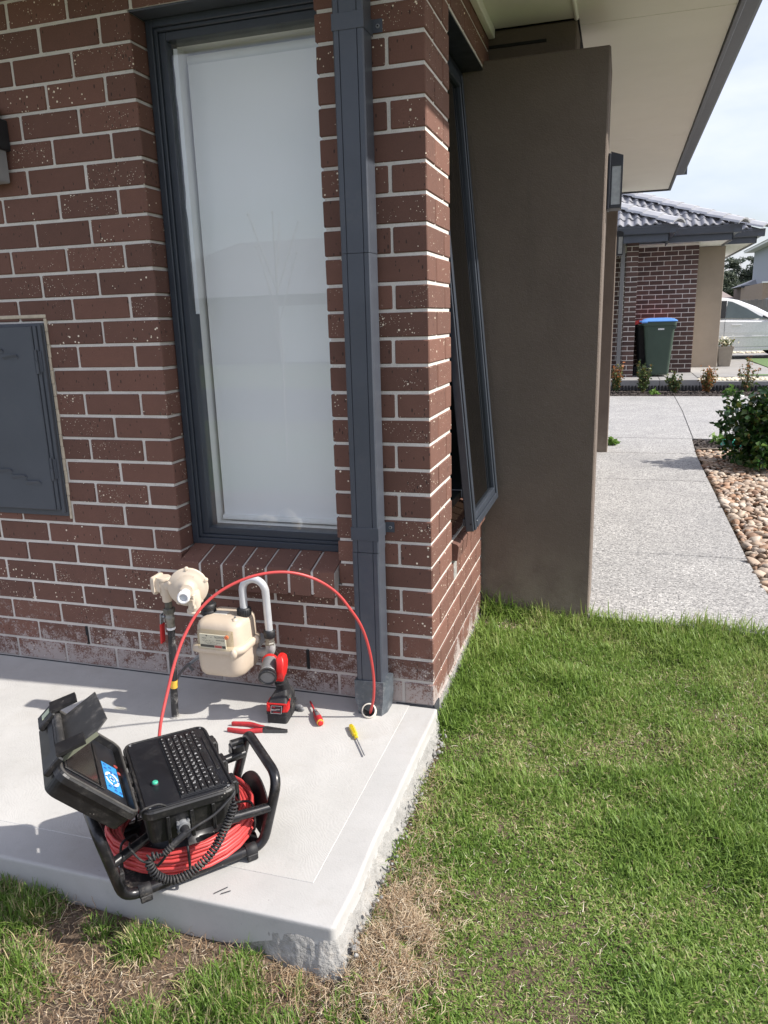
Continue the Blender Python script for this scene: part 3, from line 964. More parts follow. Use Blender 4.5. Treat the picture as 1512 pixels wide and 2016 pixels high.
# clods of spilt concrete along the edge
m = MB()
for i in range(150):
    yy = random.uniform(-1.07, -.06)
    big = random.random() < .15
    s = random.uniform(.002, .0055) * (1.7 if big else 1)
    xx = .040 + abs(random.gauss(0, .013)); zz = gz(xx, yy) + random.uniform(.0, .05) * (1 if xx < .06 else .3)
    vs, f2 = cham(s * 2, s * 1.6, s * 1.4, s * .45)
    R3 = Matrix.Rotation(random.uniform(0, 6), 3, Vector((random.random(), random.random(), random.random() + .1)))
    m.add([R3 @ (Vector(v) * random.uniform(.9, 1.1)) + Vector((xx, yy, zz)) for v in vs], f2, False)
tag(m.build('concrete_crumbs', M_ROUGHC, slab), kind='stuff')

# ================================================================ SOIL AND GROUND
def soil_mat():
    k = NT('soil')
    p = k.world()
    a = k.mix(k.rng(k.noise(6, 6, .7, p), .35, .65), (.075, .050, .034), (.17, .118, .078))
    a = k.mix(k.rng(k.noise(90, 5, .75, p), .45, .7, 0, .7), a, (.24, .175, .115))
    # green cast of low growth inside the lawn
    k.col(a); k.rough(.95); k.bump(k.noise(70, 8, .75, p), 1.0, .012)
    return k.m
M_SOIL = soil_mat()
nx_, ny_ = 150, 170
X0, X1, Y0, Y1 = -3.6, 2.2, -3.2, 1.30
vs = []; f2 = []
for j in range(ny_ + 1):
    for i in range(nx_ + 1):
        x = X0 + (X1 - X0) * i / nx_; y = Y0 + (Y1 - Y0) * j / ny_
        z = gz(x, y) + .006 * noise.noise((x * 24, y * 24, 0))
        if x < -.01 and y > -1.03: z = -.2
        vs.append((x, y, z))
for j in range(ny_):
    for i in range(nx_):
        a = j * (nx_ + 1) + i; f2.append((a, a + 1, a + nx_ + 2, a + nx_ + 1))
m = MB(); m.add(vs, f2, True)
soil = m.build('soil', M_SOIL); tag(soil, 'bare brown soil under the lawn', kind='structure')
M_FARG = plain('distant_grass', (.085, .13, .045), .95, var=.25, vs=1.5, world=True, hue=(.10, .10, .05))
m = MB(); m.add([(-220, -220, -.26), (220, -220, -.26), (220, 220, -.26), (-220, 220, -.26)], [(0, 1, 2, 3)], False)
g = m.build('ground', M_FARG); tag(g, 'open ground reaching to the horizon', kind='structure')
m = MB(); m.add([(-12, -3.18, -.16), (12, -3.18, -.16), (12, -6.4, -.16), (-12, -6.4, -.16)], [(0, 1, 2, 3)], False)
M_ASPH = plain('asphalt', (.05, .05, .052), .9, var=.15, vs=30, bump=.4, bs=200, world=True)

# ================================================================ PATH AND DRIVEWAY
base = MB(); base.box(.20, 1.30, 1.02, 6.40, -.10, -.012)
pth = base.build('path', M_CONC_N); tag(pth, 'speckled grey exposed aggregate path beside the pillars', kind='structure')
ys = [(.990, 2.036), (2.048, 4.126), (4.139, 5.427), (5.439, 6.402)]
for i, (a, b) in enumerate(ys):
    m = MB()
    xr0 = 1.296 + .010 * i; xr1 = 1.296 + .010 * (i + 1)
    if i == 0: poly = [(.20, a + .03, -.13), (1.33, .955, -.13), (xr1, b, -.13), (.20, b + .005, -.13)]
    else: poly = [(.20, a, -.09), (xr0, a, -.09), (xr1 + (.03 if i == 3 else 0), b, -.09), (.20, b, -.09)]
    top = [(p[0], p[1], .0) for p in poly]
    n = 4; vv = [Vector(p) for p in poly]; vt = [Vector(p) for p in top]
    c = sum(vt, Vector()) / 4
    vt2 = [p + (c - p).normalized() * .004 for p in vt]; vt1 = [p - Vector((0, 0, .004)) for p in vt]
    m.loft([vv, vt1, vt2], True, False, False)
    m.build('path_slab', M_AGG, pth)
pf = MB(); pf.box(-3.5, .198, 1.345, 6.40, -.12, -.006, None, .003)
o_ = pf.build('porch_floor', M_CONC_N); tag(o_, 'plain concrete porch floor behind the rendered pillars', kind='structure')
base = MB(); base.box(-1.0, 7.0, 6.41, 10.93, -.12, -.014)
drv = base.build('driveway', M_CONC_N); tag(drv, 'speckled grey concrete driveway crossing behind the path', kind='structure')
for (pl) in ([(-1.0, 6.412), (1.372, 6.412), (1.436, 8.9), (-1.0, 8.9)], [(-1.0, 8.905), (1.437, 8.905), (1.452, 10.93), (-1.0, 10.93)],
             [(1.384, 6.412), (7.0, 6.412), (7.0, 8.9), (1.447, 8.9)], [(1.448, 8.905), (7.0, 8.905), (7.0, 10.93), (1.463, 10.93)]):
    m = MB(); m.prism([(a, b, -.10) for a, b in pl], (0, 0, .10)); m.build('driveway_slab', M_AGG, drv)

# ================================================================ GARDEN STRIP, PEBBLES
M_EDGE = plain('timber_edging', (.24, .20, .16), .85, var=.2, vs=25, world=True)
m = MB(); m.add([(1.30, .95, -.05), (9, .95, -.05), (9, 6.40, -.05), (1.30, 6.40, -.05)], [(0, 1, 2, 3)], False)
bed = m.build('pebble_bed', M_SOIL); tag(bed, 'bed of tan and cream river stones beside the path', kind='structure')
def stone_mesh(seed, big=True):
    rr = random.Random(seed)
    bm = bmesh.new(); bmesh.ops.create_icosphere(bm, subdivisions=2 if big else 1, radius=1)
    sc = Vector((rr.uniform(.9, 1.35), rr.uniform(.65, 1.0), rr.uniform(.40, .62)))
    for v in bm.verts:
        d = v.co.normalized()
        k = 1 + .34 * noise.noise(d * 1.4 + Vector((seed * 7.1, 0, 0))) + .20 * noise.noise(d * 3.0 + Vector((0, seed * 3.3, 0)))
        v.co = Vector((d.x * sc.x, d.y * sc.y, d.z * sc.z)) * k
    return bm
def stone_mat():
    k = NT('river_stone')
    oi = k.t.nodes.new('ShaderNodeObjectInfo')
    at = k.t.nodes.new('ShaderNodeAttribute'); at.attribute_name = 'tone'
    r = k.t.nodes.new('ShaderNodeValToRGB'); e = r.color_ramp.elements
    e[0].position = 0; e[0].color = (.20, .10, .055, 1); e[1].position = 1; e[1].color = (.58, .51, .43, 1)
    for ps, cc in ((.18, (.36, .19, .10, 1)), (.36, (.26, .20, .16, 1)), (.55, (.42, .29, .19, 1)), (.7, (.28, .235, .20, 1)), (.85, (.46, .37, .28, 1))):
        q = e.new(ps); q.color = cc
    k.l(k.math('FRACT', k.math('ADD', oi.outputs['Random'], at.outputs['Fac'])), r.inputs[0])
    p = k.world()
    c = k.mix(k.rng(k.noise(60, 5, .65, p), .35, .7, 0, .5), r.outputs[0], (.50, .40, .30))
    k.col(c); k.rough(.7); k.bump(k.noise(130, 4, .6, p), .35, .002)
    return k.m
M_STONE = stone_mat()
stones = []
bush_c = (1.98, 4.95)
y = 1.0
while y < 6.0:
    x = 1.325 + .008 * y
    step = .030
    while x < 3.4:
        if random.random() < .95:
            stones.append((x + random.uniform(-.010, .010), y + random.uniform(-.010, .010)))
        x += random.uniform(.034, .056)
    y += random.uniform(.030, .042)
stones = [s for s in stones if s[1] < 5.66]
camp = Vector((.577, -2.38, 1.35))
def inview(x, y, z):
    d = Vector((x, y, z)) - camp
    dz = d.dot(_f)
    if dz <= .05: return None
    px = 756 + 1491.3 * d.dot(_r) / dz; py = 1008 - 1491.3 * d.dot(_u) / dz
    return px, py, dz
near = []; rest = []
for s in stones:
    q = inview(s[0], s[1], 0)
    if q and q[0] < 1522 and q[1] < 2030: near.append((q[2], s))
    else: rest.append(s)
near.sort()
smesh = []
for i in range(10):
    bm = stone_mesh(i + 1); me = bpy.data.meshes.new('stone'); bm.to_mesh(me); bm.free(); me.materials.append(M_STONE)
    me.polygons.foreach_set('use_smooth', [True] * len(me.polygons)); smesh.append(me)
for d, (x, y) in near[:300]:
    o = link('stone', random.choice(smesh), bed, (x, y, -.012 + random.uniform(-.006, .010)), (random.uniform(-.6, .6), random.uniform(-.6, .6), random.uniform(0, 6.28)))
    s = random.choice((.015, .018, .022, .028, .037)) * random.uniform(.9, 1.1); o.scale = (s, s, s)
rest += [s for d, s in near[300:]]
protos = []
for i in range(10):
    bm = stone_mesh(i + 31, True); bm.verts.ensure_lookup_table()
    protos.append((np.array([v.co[:] for v in bm.verts]), np.array([[v.index for v in f.verts] for f in bm.faces]))); bm.free()
VS = []; FS = []; TN = []; nb = 0
for (x, y) in rest:
    if x > 2.7 and random.random() < .3: continue
    pv, pf = random.choice(protos)
    s = random.choice((.015, .018, .022, .028, .037)) * random.uniform(.9, 1.1)
    Rm = np.array((Matrix.Rotation(random.uniform(0, 6.28), 3, 'Z') @ Matrix.Rotation(random.uniform(-.35, .35), 3, 'X')))
    VS.append(pv * s @ Rm.T + np.array((x, y, -.012 + random.uniform(-.006, .010)))); FS.append(pf + nb); nb += len(pv)
    TN.append(np.full(len(pv), random.random()))
def np_mesh(name, V, F, mats, attr=None, smooth=True):
    V = np.asarray(V, dtype=np.float32); F = np.asarray(F, dtype=np.int32); k = F.shape[1]
    me = bpy.data.meshes.new(name)
    me.vertices.add(len(V)); me.vertices.foreach_set('co', V.ravel())
    me.loops.add(F.size); me.loops.foreach_set('vertex_index', F.ravel())
    me.polygons.add(len(F)); me.polygons.foreach_set('loop_start', np.arange(0, F.size, k, dtype=np.int32))
    me.polygons.foreach_set('loop_total', np.full(len(F), k, dtype=np.int32))
    me.polygons.foreach_set('use_smooth', np.full(len(F), smooth))
    for mm in (mats if isinstance(mats, (list, tuple)) else [mats]): me.materials.append(mm)
    if attr:
        for an, av in attr.items():
            a = me.attributes.new(an, 'FLOAT', 'POINT'); a.data.foreach_set('value', np.asarray(av, dtype=np.float32))
    me.update(calc_edges=True)
    return me
tag(link('stones', np_mesh('stones', np.concatenate(VS), np.concatenate(FS), M_STONE, {'tone': np.concatenate(TN)}), bed), kind='stuff')
# timber edge and the dark mulch strips
m = MB(); m.box(1.352, 4.2, 5.70, 5.725, -.06, .012, None, .002)
tag(m.build('garden_edging', M_EDGE), 'thin timber edging between the stones and the dark mulch', 'edging')
M_MULCH = plain('dark_mulch', (.045, .036, .030), .95, var=.4, vs=40, world=True)
def mulch(name, x0, x1, y0, y1, z, nchip, lab):
    m = MB(); m.add([(x0, y0, z), (x1, y0, z), (x1, y1, z), (x0, y1, z)], [(0, 1, 2, 3)], False)
    V = [np.array(v) for v in m.v]
    for i in range(nchip):
        x = random.uniform(x0, x1); y = random.uniform(y0, y1)
        l = random.uniform(.012, .03); w = l * random.uniform(.3, .6); a = random.uniform(0, 6.28)
        R3 = Matrix.Rotation(a, 3, 'Z') @ Matrix.Rotation(random.uniform(-.7, .7), 3, 'X') @ Matrix.Rotation(random.uniform(-.6, .6), 3, 'Y')
        c = Vector((x, y, z + random.uniform(.004, .018)))
        m.add([R3 @ Vector(q) + c for q in ((-l, -w, 0), (l, -w * .7, 0), (l, w, 0), (-l, w * .8, 0), (0, 0, w * .7))], [(0, 1, 4), (1, 2, 4), (2, 3, 4), (3, 0, 4), (0, 3, 2, 1)], False)
    o = m.build(name, [M_MULCH]); return o
M_MULCH2 = None
def mulch_mat():
    k = NT('mulch_chips'); p = k.world()
    c = k.mix(k.rng(k.noise(45, 4, .6, p), .35, .7), (.028, .022, .019), (.13, .105, .09))
    k.col(c); k.rough(.9); return k.m
M_MULCH = mulch_mat()
tag(mulch('mulch', 1.36, 4.2, 5.726, 6.405, -.02, 1500, ''), 'dark bark mulch in front of the driveway edge', kind='stuff')
tag(mulch('mulch', -.4, 4.6, 10.94, 11.70, -.004, 3800, ''), 'dark bark mulch strip under the young shrubs', kind='stuff')

# ================================================================ LAWN
def blade_mat(name, trans=.35):
    k = NT(name)
    a = k.t.nodes.new('ShaderNodeAttribute'); a.attribute_name = 'hue'
    r = k.t.nodes.new('ShaderNodeValToRGB'); e = r.color_ramp.elements
    e[0].position = 0; e[0].color = (.050, .115, .018, 1); e[1].position = 1; e[1].color = (.52, .43, .25, 1)
    for ps, cc in ((.25, (.118, .208, .034, 1)), (.5, (.208, .318, .064, 1)), (.68, (.295, .375, .108, 1)), (.8, (.37, .37, .16, 1)), (.88, (.49, .43, .25, 1))):
        q = e.new(ps); q.color = cc
    k.l(a.outputs['Fac'], r.inputs[0])
    k.col(r.outputs[0]); k.rough(.5)
    k.b.inputs['Specular IOR Level'].default_value = .35
    tr = k.t.nodes.new('ShaderNodeBsdfTranslucent'); k.l(r.outputs[0], tr.inputs[0])
    mx = k.t.nodes.new('ShaderNodeMixShader'); mx.inputs[0].default_value = trans
    k.l(k.b.outputs[0], mx.inputs[1]); k.l(tr.outputs[0], mx.inputs[2]); k.l(mx.outputs[0], k.o.inputs[0])
    return k.m
M_BLADE = blade_mat('grass_blade')

def vnoise(x, y, s, seed=0):
    """cheap smooth value noise on numpy arrays"""
    rs = np.random.default_rng(seed); T = rs.random((64, 64))
    gx = x * s + 1000; gy = y * s + 1000
    ix = np.floor(gx).astype(int); iy = np.floor(gy).astype(int); fx = gx - ix; fy = gy - iy
    fx = fx * fx * (3 - 2 * fx); fy = fy * fy * (3 - 2 * fy)
    g = lambda a, b: T[a % 64, b % 64]
    return (g(ix, iy) * (1 - fx) + g(ix + 1, iy) * fx) * (1 - fy) + (g(ix, iy + 1) * (1 - fx) + g(ix + 1, iy + 1) * fx) * fy

def gz_np(x, y):
    t = np.clip((y + 1.2) / 2.4, 0, 1); z = -.122 + .088 * t * t * (3 - 2 * t)
    z = np.where(y < -1.2, -.122, z)
    z = z + np.where(x < 0, .045 * np.minimum(1, -x), 0)
    z = z + .032 * np.exp(-(((x - .14) / .10) ** 2 + ((y + .97) / .13) ** 2))
    return z + np.array([.010 * noise.noise((a * 2.3, b * 2.3, 3.1)) + .006 * noise.noise((a * 9, b * 9, 7.7)) for a, b in zip(x, y)])

def blades(name, x, y, L, wd, hue, lean, curl=.6, label='', kind='stuff', z=None, mat=None):
    n = len(x)
    z0 = (gz_np(x, y) if z is None else z) - .004
    az = RNG.uniform(0, 2 * pi, n)
    dx, dy = np.cos(az), np.sin(az)
    side = np.stack([-dy, dx, np.zeros(n)], 1)
    ts = (0.0, .4, .75, 1.0); ws = (.8, 1.0, .7, .06)
    V = np.zeros((n, 8, 3), np.float32)
    for i, (t, w) in enumerate(zip(ts, ws)):
        h = L * t
        hor = h * (np.sin(lean) * (1 - curl) + np.sin(lean) * curl * t * 1.6)
        ver = np.sqrt(np.maximum(h * h - np.minimum(hor, h * .985) ** 2, 0))
        c = np.stack([x + dx * hor, y + dy * hor, z0 + ver], 1)
        V[:, 2 * i] = c + side * (wd * w / 2)[:, None]
        V[:, 2 * i + 1] = c - side * (wd * w / 2)[:, None]
    q = np.array([(0, 1, 3, 2), (2, 3, 5, 4), (4, 5, 7, 6)])
    F = (np.arange(n)[:, None, None] * 8 + q[None]).reshape(-1, 4)
    me = np_mesh(name, V.reshape(-1, 3), F, mat or M_BLADE, {'hue': np.repeat(hue, 8)}, True)
    o = link(name, me); tag(o, label, kind=kind)
    return o

def lawn_points(n, x0, x1, y0, y1):
    x = RNG.uniform(x0, x1, n); y = RNG.uniform(y0, y1, n)
    return x, y
# right-hand lawn
x, y = lawn_points(620000, .0, 2.15, -2.0, 1.06)
d = np.array([(1.0)] * len(x))
# visible wedge only (plus a margin)
dxy = np.stack([x - camp.x, y - camp.y, np.full_like(x, -.08 - camp.z)], 1)
dep = dxy @ np.array(_f); px = 756 + 1491.3 * (dxy @ np.array(_r)) / dep; py = 1008 - 1491.3 * (dxy @ np.array(_u)) / dep
vis = (dep > .2) & (px > -400) & (px < 2600) & (py < 2420)
patch = vnoise(x, y, 2.6, 3) * .6 + vnoise(x, y, 7.0, 4) * .4          # long / short tufts
dry = vnoise(x, y, 3.2, 8) * .5 + vnoise(x, y, 11.0, 9) * .5
edge_wall = np.exp(-np.clip(x, 0, 9) / .16) * (y > -.02)
edge_back = np.exp(-np.clip(.99 - y, 0, 9) / .14)
side_slab = (y < -.05) & (x < .05 + .012 * np.sin(y * 23))
# worn straw patch beside the slab's near corner
wx = (x - .13) / .13; wy = (y + .98) / .22
worn = np.exp(-(wx * wx + wy * wy) * .9) * (.65 + .7 * vnoise(x, y, 12, 21))
wx = (x - .07) / .10; wy = (y + .45) / .40
worn = np.maximum(worn, np.exp(-(wx * wx + wy * wy)) * .55)
wx = (x - .14) / .13; wy = (y - .87) / .07
worn2 = np.exp(-(wx * wx + wy * wy) * 1.2)
far = np.clip((dep - 1.2) / 2.6, 0, 1)
keep = RNG.random(len(x)) < np.clip(.60 + .45 * patch - .25 * np.clip(far, 0, 1), .1, 1) * (1 - np.clip(worn * 1.5 - .15, 0, .97)) * (1 - np.clip(worn2 * 1.3, 0, .97))
keep &= vis & ~side_slab & (y < .985 + .03 * vnoise(x, y, 14, 2)) & ((x > .02) | (y < -.02)) & ~((x < .0) & (y < .99))
keep &= RNG.random(len(x)) < .80
x, y = x[keep], y[keep]; patch, dry, edge_wall, edge_back, worn = patch[keep], dry[keep], edge_wall[keep], edge_back[keep], worn[keep]
n = len(x)
near_l = np.clip((-.2 - y) / 1.0, 0, 1) * np.clip((x - .25) / .3, 0, 1)
L = .015 + .040 * np.clip(patch * 2.4 - .85, 0, 1) + .055 * np.clip(edge_wall * 1.1, 0, 1) * RNG.uniform(.3, 1, n) + .065 * np.clip(edge_back, 0, 1) * RNG.uniform(.35, 1, n)
L *= RNG.uniform(.65, 1.35, n) * (1 + .30 * np.clip((y + .5) / 1.2, 0, 1))
L *= 1 - .30 * near_l
wd = .0030 * RNG.uniform(.7, 1.25, n) * (1 + .5 * np.clip(L / .08, 0, 1))
hue = .45 + .40 * (dry - .5) + RNG.normal(0, .10, n) + .10 * np.clip(y, 0, 1)
straw = RNG.random(n) < (.08 + .34 * np.clip((dry - .42) * 3, 0, 1) * (1 - np.clip((y - .1) / .6, 0, .85)))
hue = np.where(straw & (L < .055), RNG.uniform(.76, 1.0, n), hue)
lean = np.abs(RNG.normal(.55, .35, n)) + np.where(straw, .45, 0) + .25 * near_l
lean = np.clip(lean, 0, 1.35)
blades('grass', x, y, L, wd, np.clip(hue, 0, 1), lean, label='green lawn grass between the slab, pillar and path')
# matted thatch lying under the lawn
x, y = lawn_points(190000, .03, 2.1, -1.75, .97)
dxy = np.stack([x - camp.x, y - camp.y, np.full_like(x, -.08 - camp.z)], 1)
dep = dxy @ np.array(_f); px = 756 + 1491.3 * (dxy @ np.array(_r)) / dep; py = 1008 - 1491.3 * (dxy @ np.array(_u)) / dep
k_ = (dep > .2) & (px > -200) & (px < 2500) & (py < 2250) & ~((y < -.05) & (x < .06)); k_ &= RNG.random(len(x)) < .75 - .4 * np.clip(y / .8, 0, 1)
x, y = x[k_], y[k_]; n = len(x)
blades('grass', x, y, .016 * RNG.uniform(.6, 1.6, n), .0021 * RNG.uniform(.7, 1.3, n), np.clip(.62 + .22 * (vnoise(x, y, 5, 77) - .5) * 2 + RNG.normal(0, .13, n), .2, 1), np.clip(RNG.normal(1.15, .2, n), .5, 1.4), label='matted short thatch under the lawn')
# left-hand ragged grass in front of the slab
x, y = lawn_points(240000, -2.3, .12, -2.1, -1.05)
dxy = np.stack([x - camp.x, y - camp.y, np.full_like(x, -.09 - camp.z)], 1)
dep = dxy @ np.array(_f); px = 756 + 1491.3 * (dxy @ np.array(_r)) / dep; py = 1008 - 1491.3 * (dxy @ np.array(_u)) / dep
vis = (dep > .2) & (px > -900) & (py < 2400)
pt = vnoise(x, y, 4.5, 31) * .55 + vnoise(x, y, 13, 32) * .45
tuft = np.zeros_like(x)
for (cx, cy, r, a) in ((-.80, -1.13, .10, 1), (-.46, -1.13, .07, 1), (-.20, -1.20, .13, 1), (-.95, -1.22, .14, .9), (-.68, -1.28, .12, .8), (-.06, -1.13, .035, .9), (-.20, -1.08, .04, .7), (-.03, -1.27, .10, .9), (-.32, -1.31, .10, .9), (-.58, -1.12, .05, .8), (-.78, -1.33, .12, .9), (-.90, -1.09, .05, 1), (.02, -1.36, .12, .8)):
    tuft = np.maximum(tuft, a * np.exp(-((x - cx) ** 2 + (y - cy) ** 2) / (r * r) * 1.3))
bare = np.zeros_like(x)
for (cx, cy, r) in ((-.40, -1.22, .10), (-.48, -1.30, .10), (-.10, -1.10, .07), (-.60, -1.20, .07), (-.30, -1.10, .07), (.06, -1.22, .07)):
    bare = np.maximum(bare, np.exp(-((x - cx) ** 2 + (y - cy) ** 2) / (r * r)))
dens = np.clip(tuft * 1.1 + (pt - .42) * .9 - bare * .6, .015, 1) * .62
keep = (RNG.random(len(x)) < dens) & vis
x, y, pt, tuft = x[keep], y[keep], pt[keep], tuft[keep]; n = len(x)
L = (.022 + .045 * tuft * RNG.uniform(.3, 1.1, n)) * RNG.uniform(.7, 1.3, n)
hue = .36 + .3 * (vnoise(x, y, 6, 40) - .5) + RNG.normal(0, .09, n)
straw = RNG.random(n) < .22
hue = np.where(straw, RNG.uniform(.78, 1, n), hue)
blades('grass', x, y, L, .0026 * RNG.uniform(.7, 1.3, n), np.clip(hue, 0, 1), np.clip(np.abs(RNG.normal(.5, .35, n)), 0, 1.3), label='ragged green tufts in front of the slab')

# dry roots, runners and clippings
def straw_mat():
    k = NT('dry_straw'); at = k.t.nodes.new('ShaderNodeAttribute'); at.attribute_name = 'hue'
    r = k.t.nodes.new('ShaderNodeValToRGB'); e = r.color_ramp.elements
    e[0].position = 0; e[0].color = (.10, .055, .03, 1); e[1].position = 1; e[1].color = (.74, .66, .52, 1)
    for ps, cc in ((.25, (.32, .20, .11, 1)), (.5, (.48, .36, .23, 1)), (.75, (.60, .49, .34, 1))):
        q = e.new(ps); q.color = cc
    k.l(at.outputs['Fac'], r.inputs[0]); k.col(r.outputs[0]); k.rough(.85); return k.m
M_STRAW = straw_mat()
def straws(pts, name, label, rmin=.0003, rmax=.0011, lmin=.012, lmax=.055, hmax=.03, segs=4, bright=.55):
    V = []; F = []; H = []; b = 0
    for (x, y) in pts:
        l = random.uniform(lmin, lmax) * random.uniform(.6, 1); a = random.uniform(0, 6.28); el = random.uniform(-.2, .7); r = rmin + (rmax - rmin) * random.random() ** 2.2
        p = Vector((x, y, gz(x, y) + random.uniform(0, hmax))); cr = random.uniform(.1, .9); flat = random.choice((.35, .5, 1.0))
        hh = min(1, max(0, random.gauss(bright, .24)))
        for i in range(segs + 1):
            rr = r * (1 - .6 * i / segs)
            t = Vector((cos(a) * cos(el), sin(a) * cos(el), sin(el))); s1 = Vector((-sin(a), cos(a), 0)); s2 = t.cross(s1)
            V += [p + s1 * rr * 1.5, p + s2 * rr * flat, p - s1 * rr * 1.2 - s2 * rr * .5 * flat]; H += [hh] * 3
            p = p + t * (l / segs)
            a += random.gauss(0, cr); el += random.gauss(-.12, cr * .8); el = max(-.9, min(1.2, el))
            if p.z < gz(p.x, p.y): el = abs(el) * .6
        for i in range(segs):
            for k in range(3):
                F.append((b + i * 3 + k, b + i * 3 + (k + 1) % 3, b + (i + 1) * 3 + (k + 1) % 3, b + (i + 1) * 3 + k))
        b += (segs + 1) * 3
    o = link(name, np_mesh(name, np.array([v[:] for v in V]), np.array(F), M_STRAW, {'hue': H}, True)); tag(o, label, kind='stuff')
pts = []
while len(pts) < 9500:
    y = random.gauss(-.98, .15); x = random.gauss(.115 + .10 * max(0, -.95 - y), .055)
    if noise.noise((x * 16, y * 16, 2.2)) + .5 * noise.noise((x * 40, y * 40, 1.1)) < random.uniform(-.35, .15): continue
    if x > .05 + max(0, (-1.05 - y)) * -.5 and (x > .05 or y < -1.06) and -1.45 < y < -.45: pts.append((x, y))
while len(pts) < 10600:
    x = .055 + abs(random.gauss(0, .035)); y = random.uniform(-1.0, -.25); pts.append((x, y))
straws(pts, 'dry_grass', 'heap of curled dry straw beside the slab corner', bright=.50)
pts = []
cl = [(-.40, -1.20, .10), (-.48, -1.28, .10), (-.10, -1.11, .08), (-.62, -1.22, .08), (-.28, -1.09, .08), (.02, -1.20, .08), (-.75, -1.10, .08), (-.55, -1.36, .12), (-.90, -1.06, .05), (-.05, -1.08, .05)]
while len(pts) < 3200:
    cx, cy, r = random.choice(cl)
    x = random.gauss(cx, r * .9); y = random.gauss(cy, r * .6)
    if y < -1.056: pts.append((x, y))
straws(pts, 'dry_grass', 'dry roots and runners in front of the slab', lmax=.06, hmax=.016, bright=.38)
pts = [(random.gauss(.10, .085), random.gauss(.885, .035)) for _ in range(900)]
pts = [p for p in pts if p[0] > .01 and p[1] < .985]
straws(pts, 'dry_grass', 'pale clippings in the corner by the pillar', .0008, .0018, .012, .035, .012, 2, .8)
pts = [(random.uniform(.1, 1.4), random.uniform(-1.3, .6)) for _ in range(2600)]
straws(pts, 'dry_grass', 'dry clippings scattered through the lawn', .0005, .0010, .012, .035, .014, 3, .85)
# soil clods and small stones in the bare patches
m = MB()
for i in range(500):
    cx, cy, r = random.choice(cl); x = random.gauss(cx, r); y = random.gauss(cy, r * .7)
    if y > -1.055: continue
    s = random.uniform(.002, .006); vs_, f_ = cham(s * 2, s * 1.7, s * 1.3, s * .5)
    m.add([Vector(v) + Vector((x, y, gz(x, y) + s * .4)) for v in vs_], f_, False)
tag(m.build('soil_clods', plain('clods', (.20, .15, .11), .95, var=.5, vs=120, world=True)), 'small clods in the bare soil', kind='stuff')
# long grass clump at the wall / pillar corner
x = RNG.normal(.075, .032, 130); y = RNG.normal(.955, .014, 130)
blades('grass', x, y, RNG.uniform(.07, .17, 130), RNG.uniform(.003, .0055, 130), np.clip(RNG.normal(.34, .08, 130), 0, 1), np.clip(np.abs(RNG.normal(.7, .3, 130)), 0, 1.3), .8, 'long grass clump in the wall corner')
# ================================================================ GAS METER
M_BEIGE = plain('beige_paint', (.55, .46, .36), .45, var=.05, vs=8, dirt=(.68, .60, .50), dirt_amt=.35, ds=20)
M_BEIGE_L = plain('pale_beige_paint', (.62, .53, .42), .42, var=.05, vs=8)
M_ALPIPE = plain('aluminium_pipe', (.62, .63, .65), .42, .35, var=.08, vs=20)
M_PLASTIC = plain('black_plastic', (.018, .018, .020), .5, var=.2, vs=20)
M_BRASS = plain('dull_brass_fitting', (.24, .23, .20), .45, .6, var=.25, vs=40)
M_OLIVE = plain('olive_union', (.12, .115, .095), .5, .4, var=.2, vs=40)
M_BLKPIPE = plain('black_coated_pipe', (.014, .014, .016), .5, var=.3, vs=15, dirt=(.50, .48, .45), dirt_amt=.75, ds=17, world=True)
M_YEL = plain('yellow_tape', (.72, .42, .05), .55, var=.2, vs=60)
M_RED = plain('red_plastic', (.56, .022, .022), .45, var=.08, vs=20)
M_REDM = plain('red_handle_sleeve', (.42, .025, .03), .5, var=.12, vs=30)
M_ORANGE = plain('orange_seal', (.75, .20, .08), .5)
M_PAPER = plain('meter_label', (.72, .70, .64), .6, var=.04)
M_INK = plain('black_print', (.02, .02, .022), .6)
M_WHITEP = plain('white_plastic', (.80, .80, .80), .4, var=.03)
M_CONCRETE_GREY = plain('cement_grey_elbow', (.40, .40, .39), .7, .2, var=.2, vs=40)

gm = thing('gas_meter', 'beige gas meter with regulator and aluminium outlet pipe on the wall', 'gas meter', (-.857, -.285, 0))
O = Vector((-.857, -.285, 0))
def V3(x, y, z): return Vector((x, y, z)) - O
# riser
m = MB(); m.tube(spline([V3(-.876, -.285, -.03), V3(-.874, -.285, .05), V3(-.864, -.285, .18), V3(-.857, -.285, .30), V3(-.855, -.285, .345)], 4), .0125, 14)
m.build('riser_pipe', M_BLKPIPE, gm)
m = MB(); m.cyl(V3(-.8685, -.285, .118), V3(-.866, -.285, .146), .0134, None, 16); m.build('yellow_band', M_YEL, gm)
m = MB(); m.lathe([(.0136, 0), (.015, .002), (.015, .008), (.013, .010)], V3(-.855, -.285, .338), (0, 0, 1), 16); m.build('pipe_collar', M_WHITEP, gm)
m = MB()
m.lathe([(.0145, 0), (.0145, .024), (.0165, .026), (.0165, .040), (.0145, .042), (.0145, .052)], V3(-.855, -.285, .346), (0, 0, 1), 16)
m.mat(1).lathe([(.019, .052), (.0205, .054), (.0205, .068), (.019, .070)], V3(-.855, -.285, .346), (0, 0, 1), 6, False)
m.lathe([(.0125, .070), (.0125, .095)], V3(-.855, -.285, .346), (0, 0, 1), 14)
valve = m.build('ball_valve', [M_BRASS, M_OLIVE], gm)
m = MB(); m.box(-.0022, .0022, -.011, .011, -.072, .0); m.cyl((-.003, 0, .0), (.010, 0, .0), .006, None, 10)
hd = MB(); hd.box(-.0035, .0035, -.0125, .0125, -.098, -.026, None, .002)
hm = MB(); hm.cyl((.0, 0, 0), (.012, 0, 0), .005, None, 10); hm.box(-.003, .001, -.010, .010, -.03, .010, None, .001)
hx = hm.build('valve_lever', M_GALV, valve, V3(-.883, -.290, .385), (0, radians(4), 0))
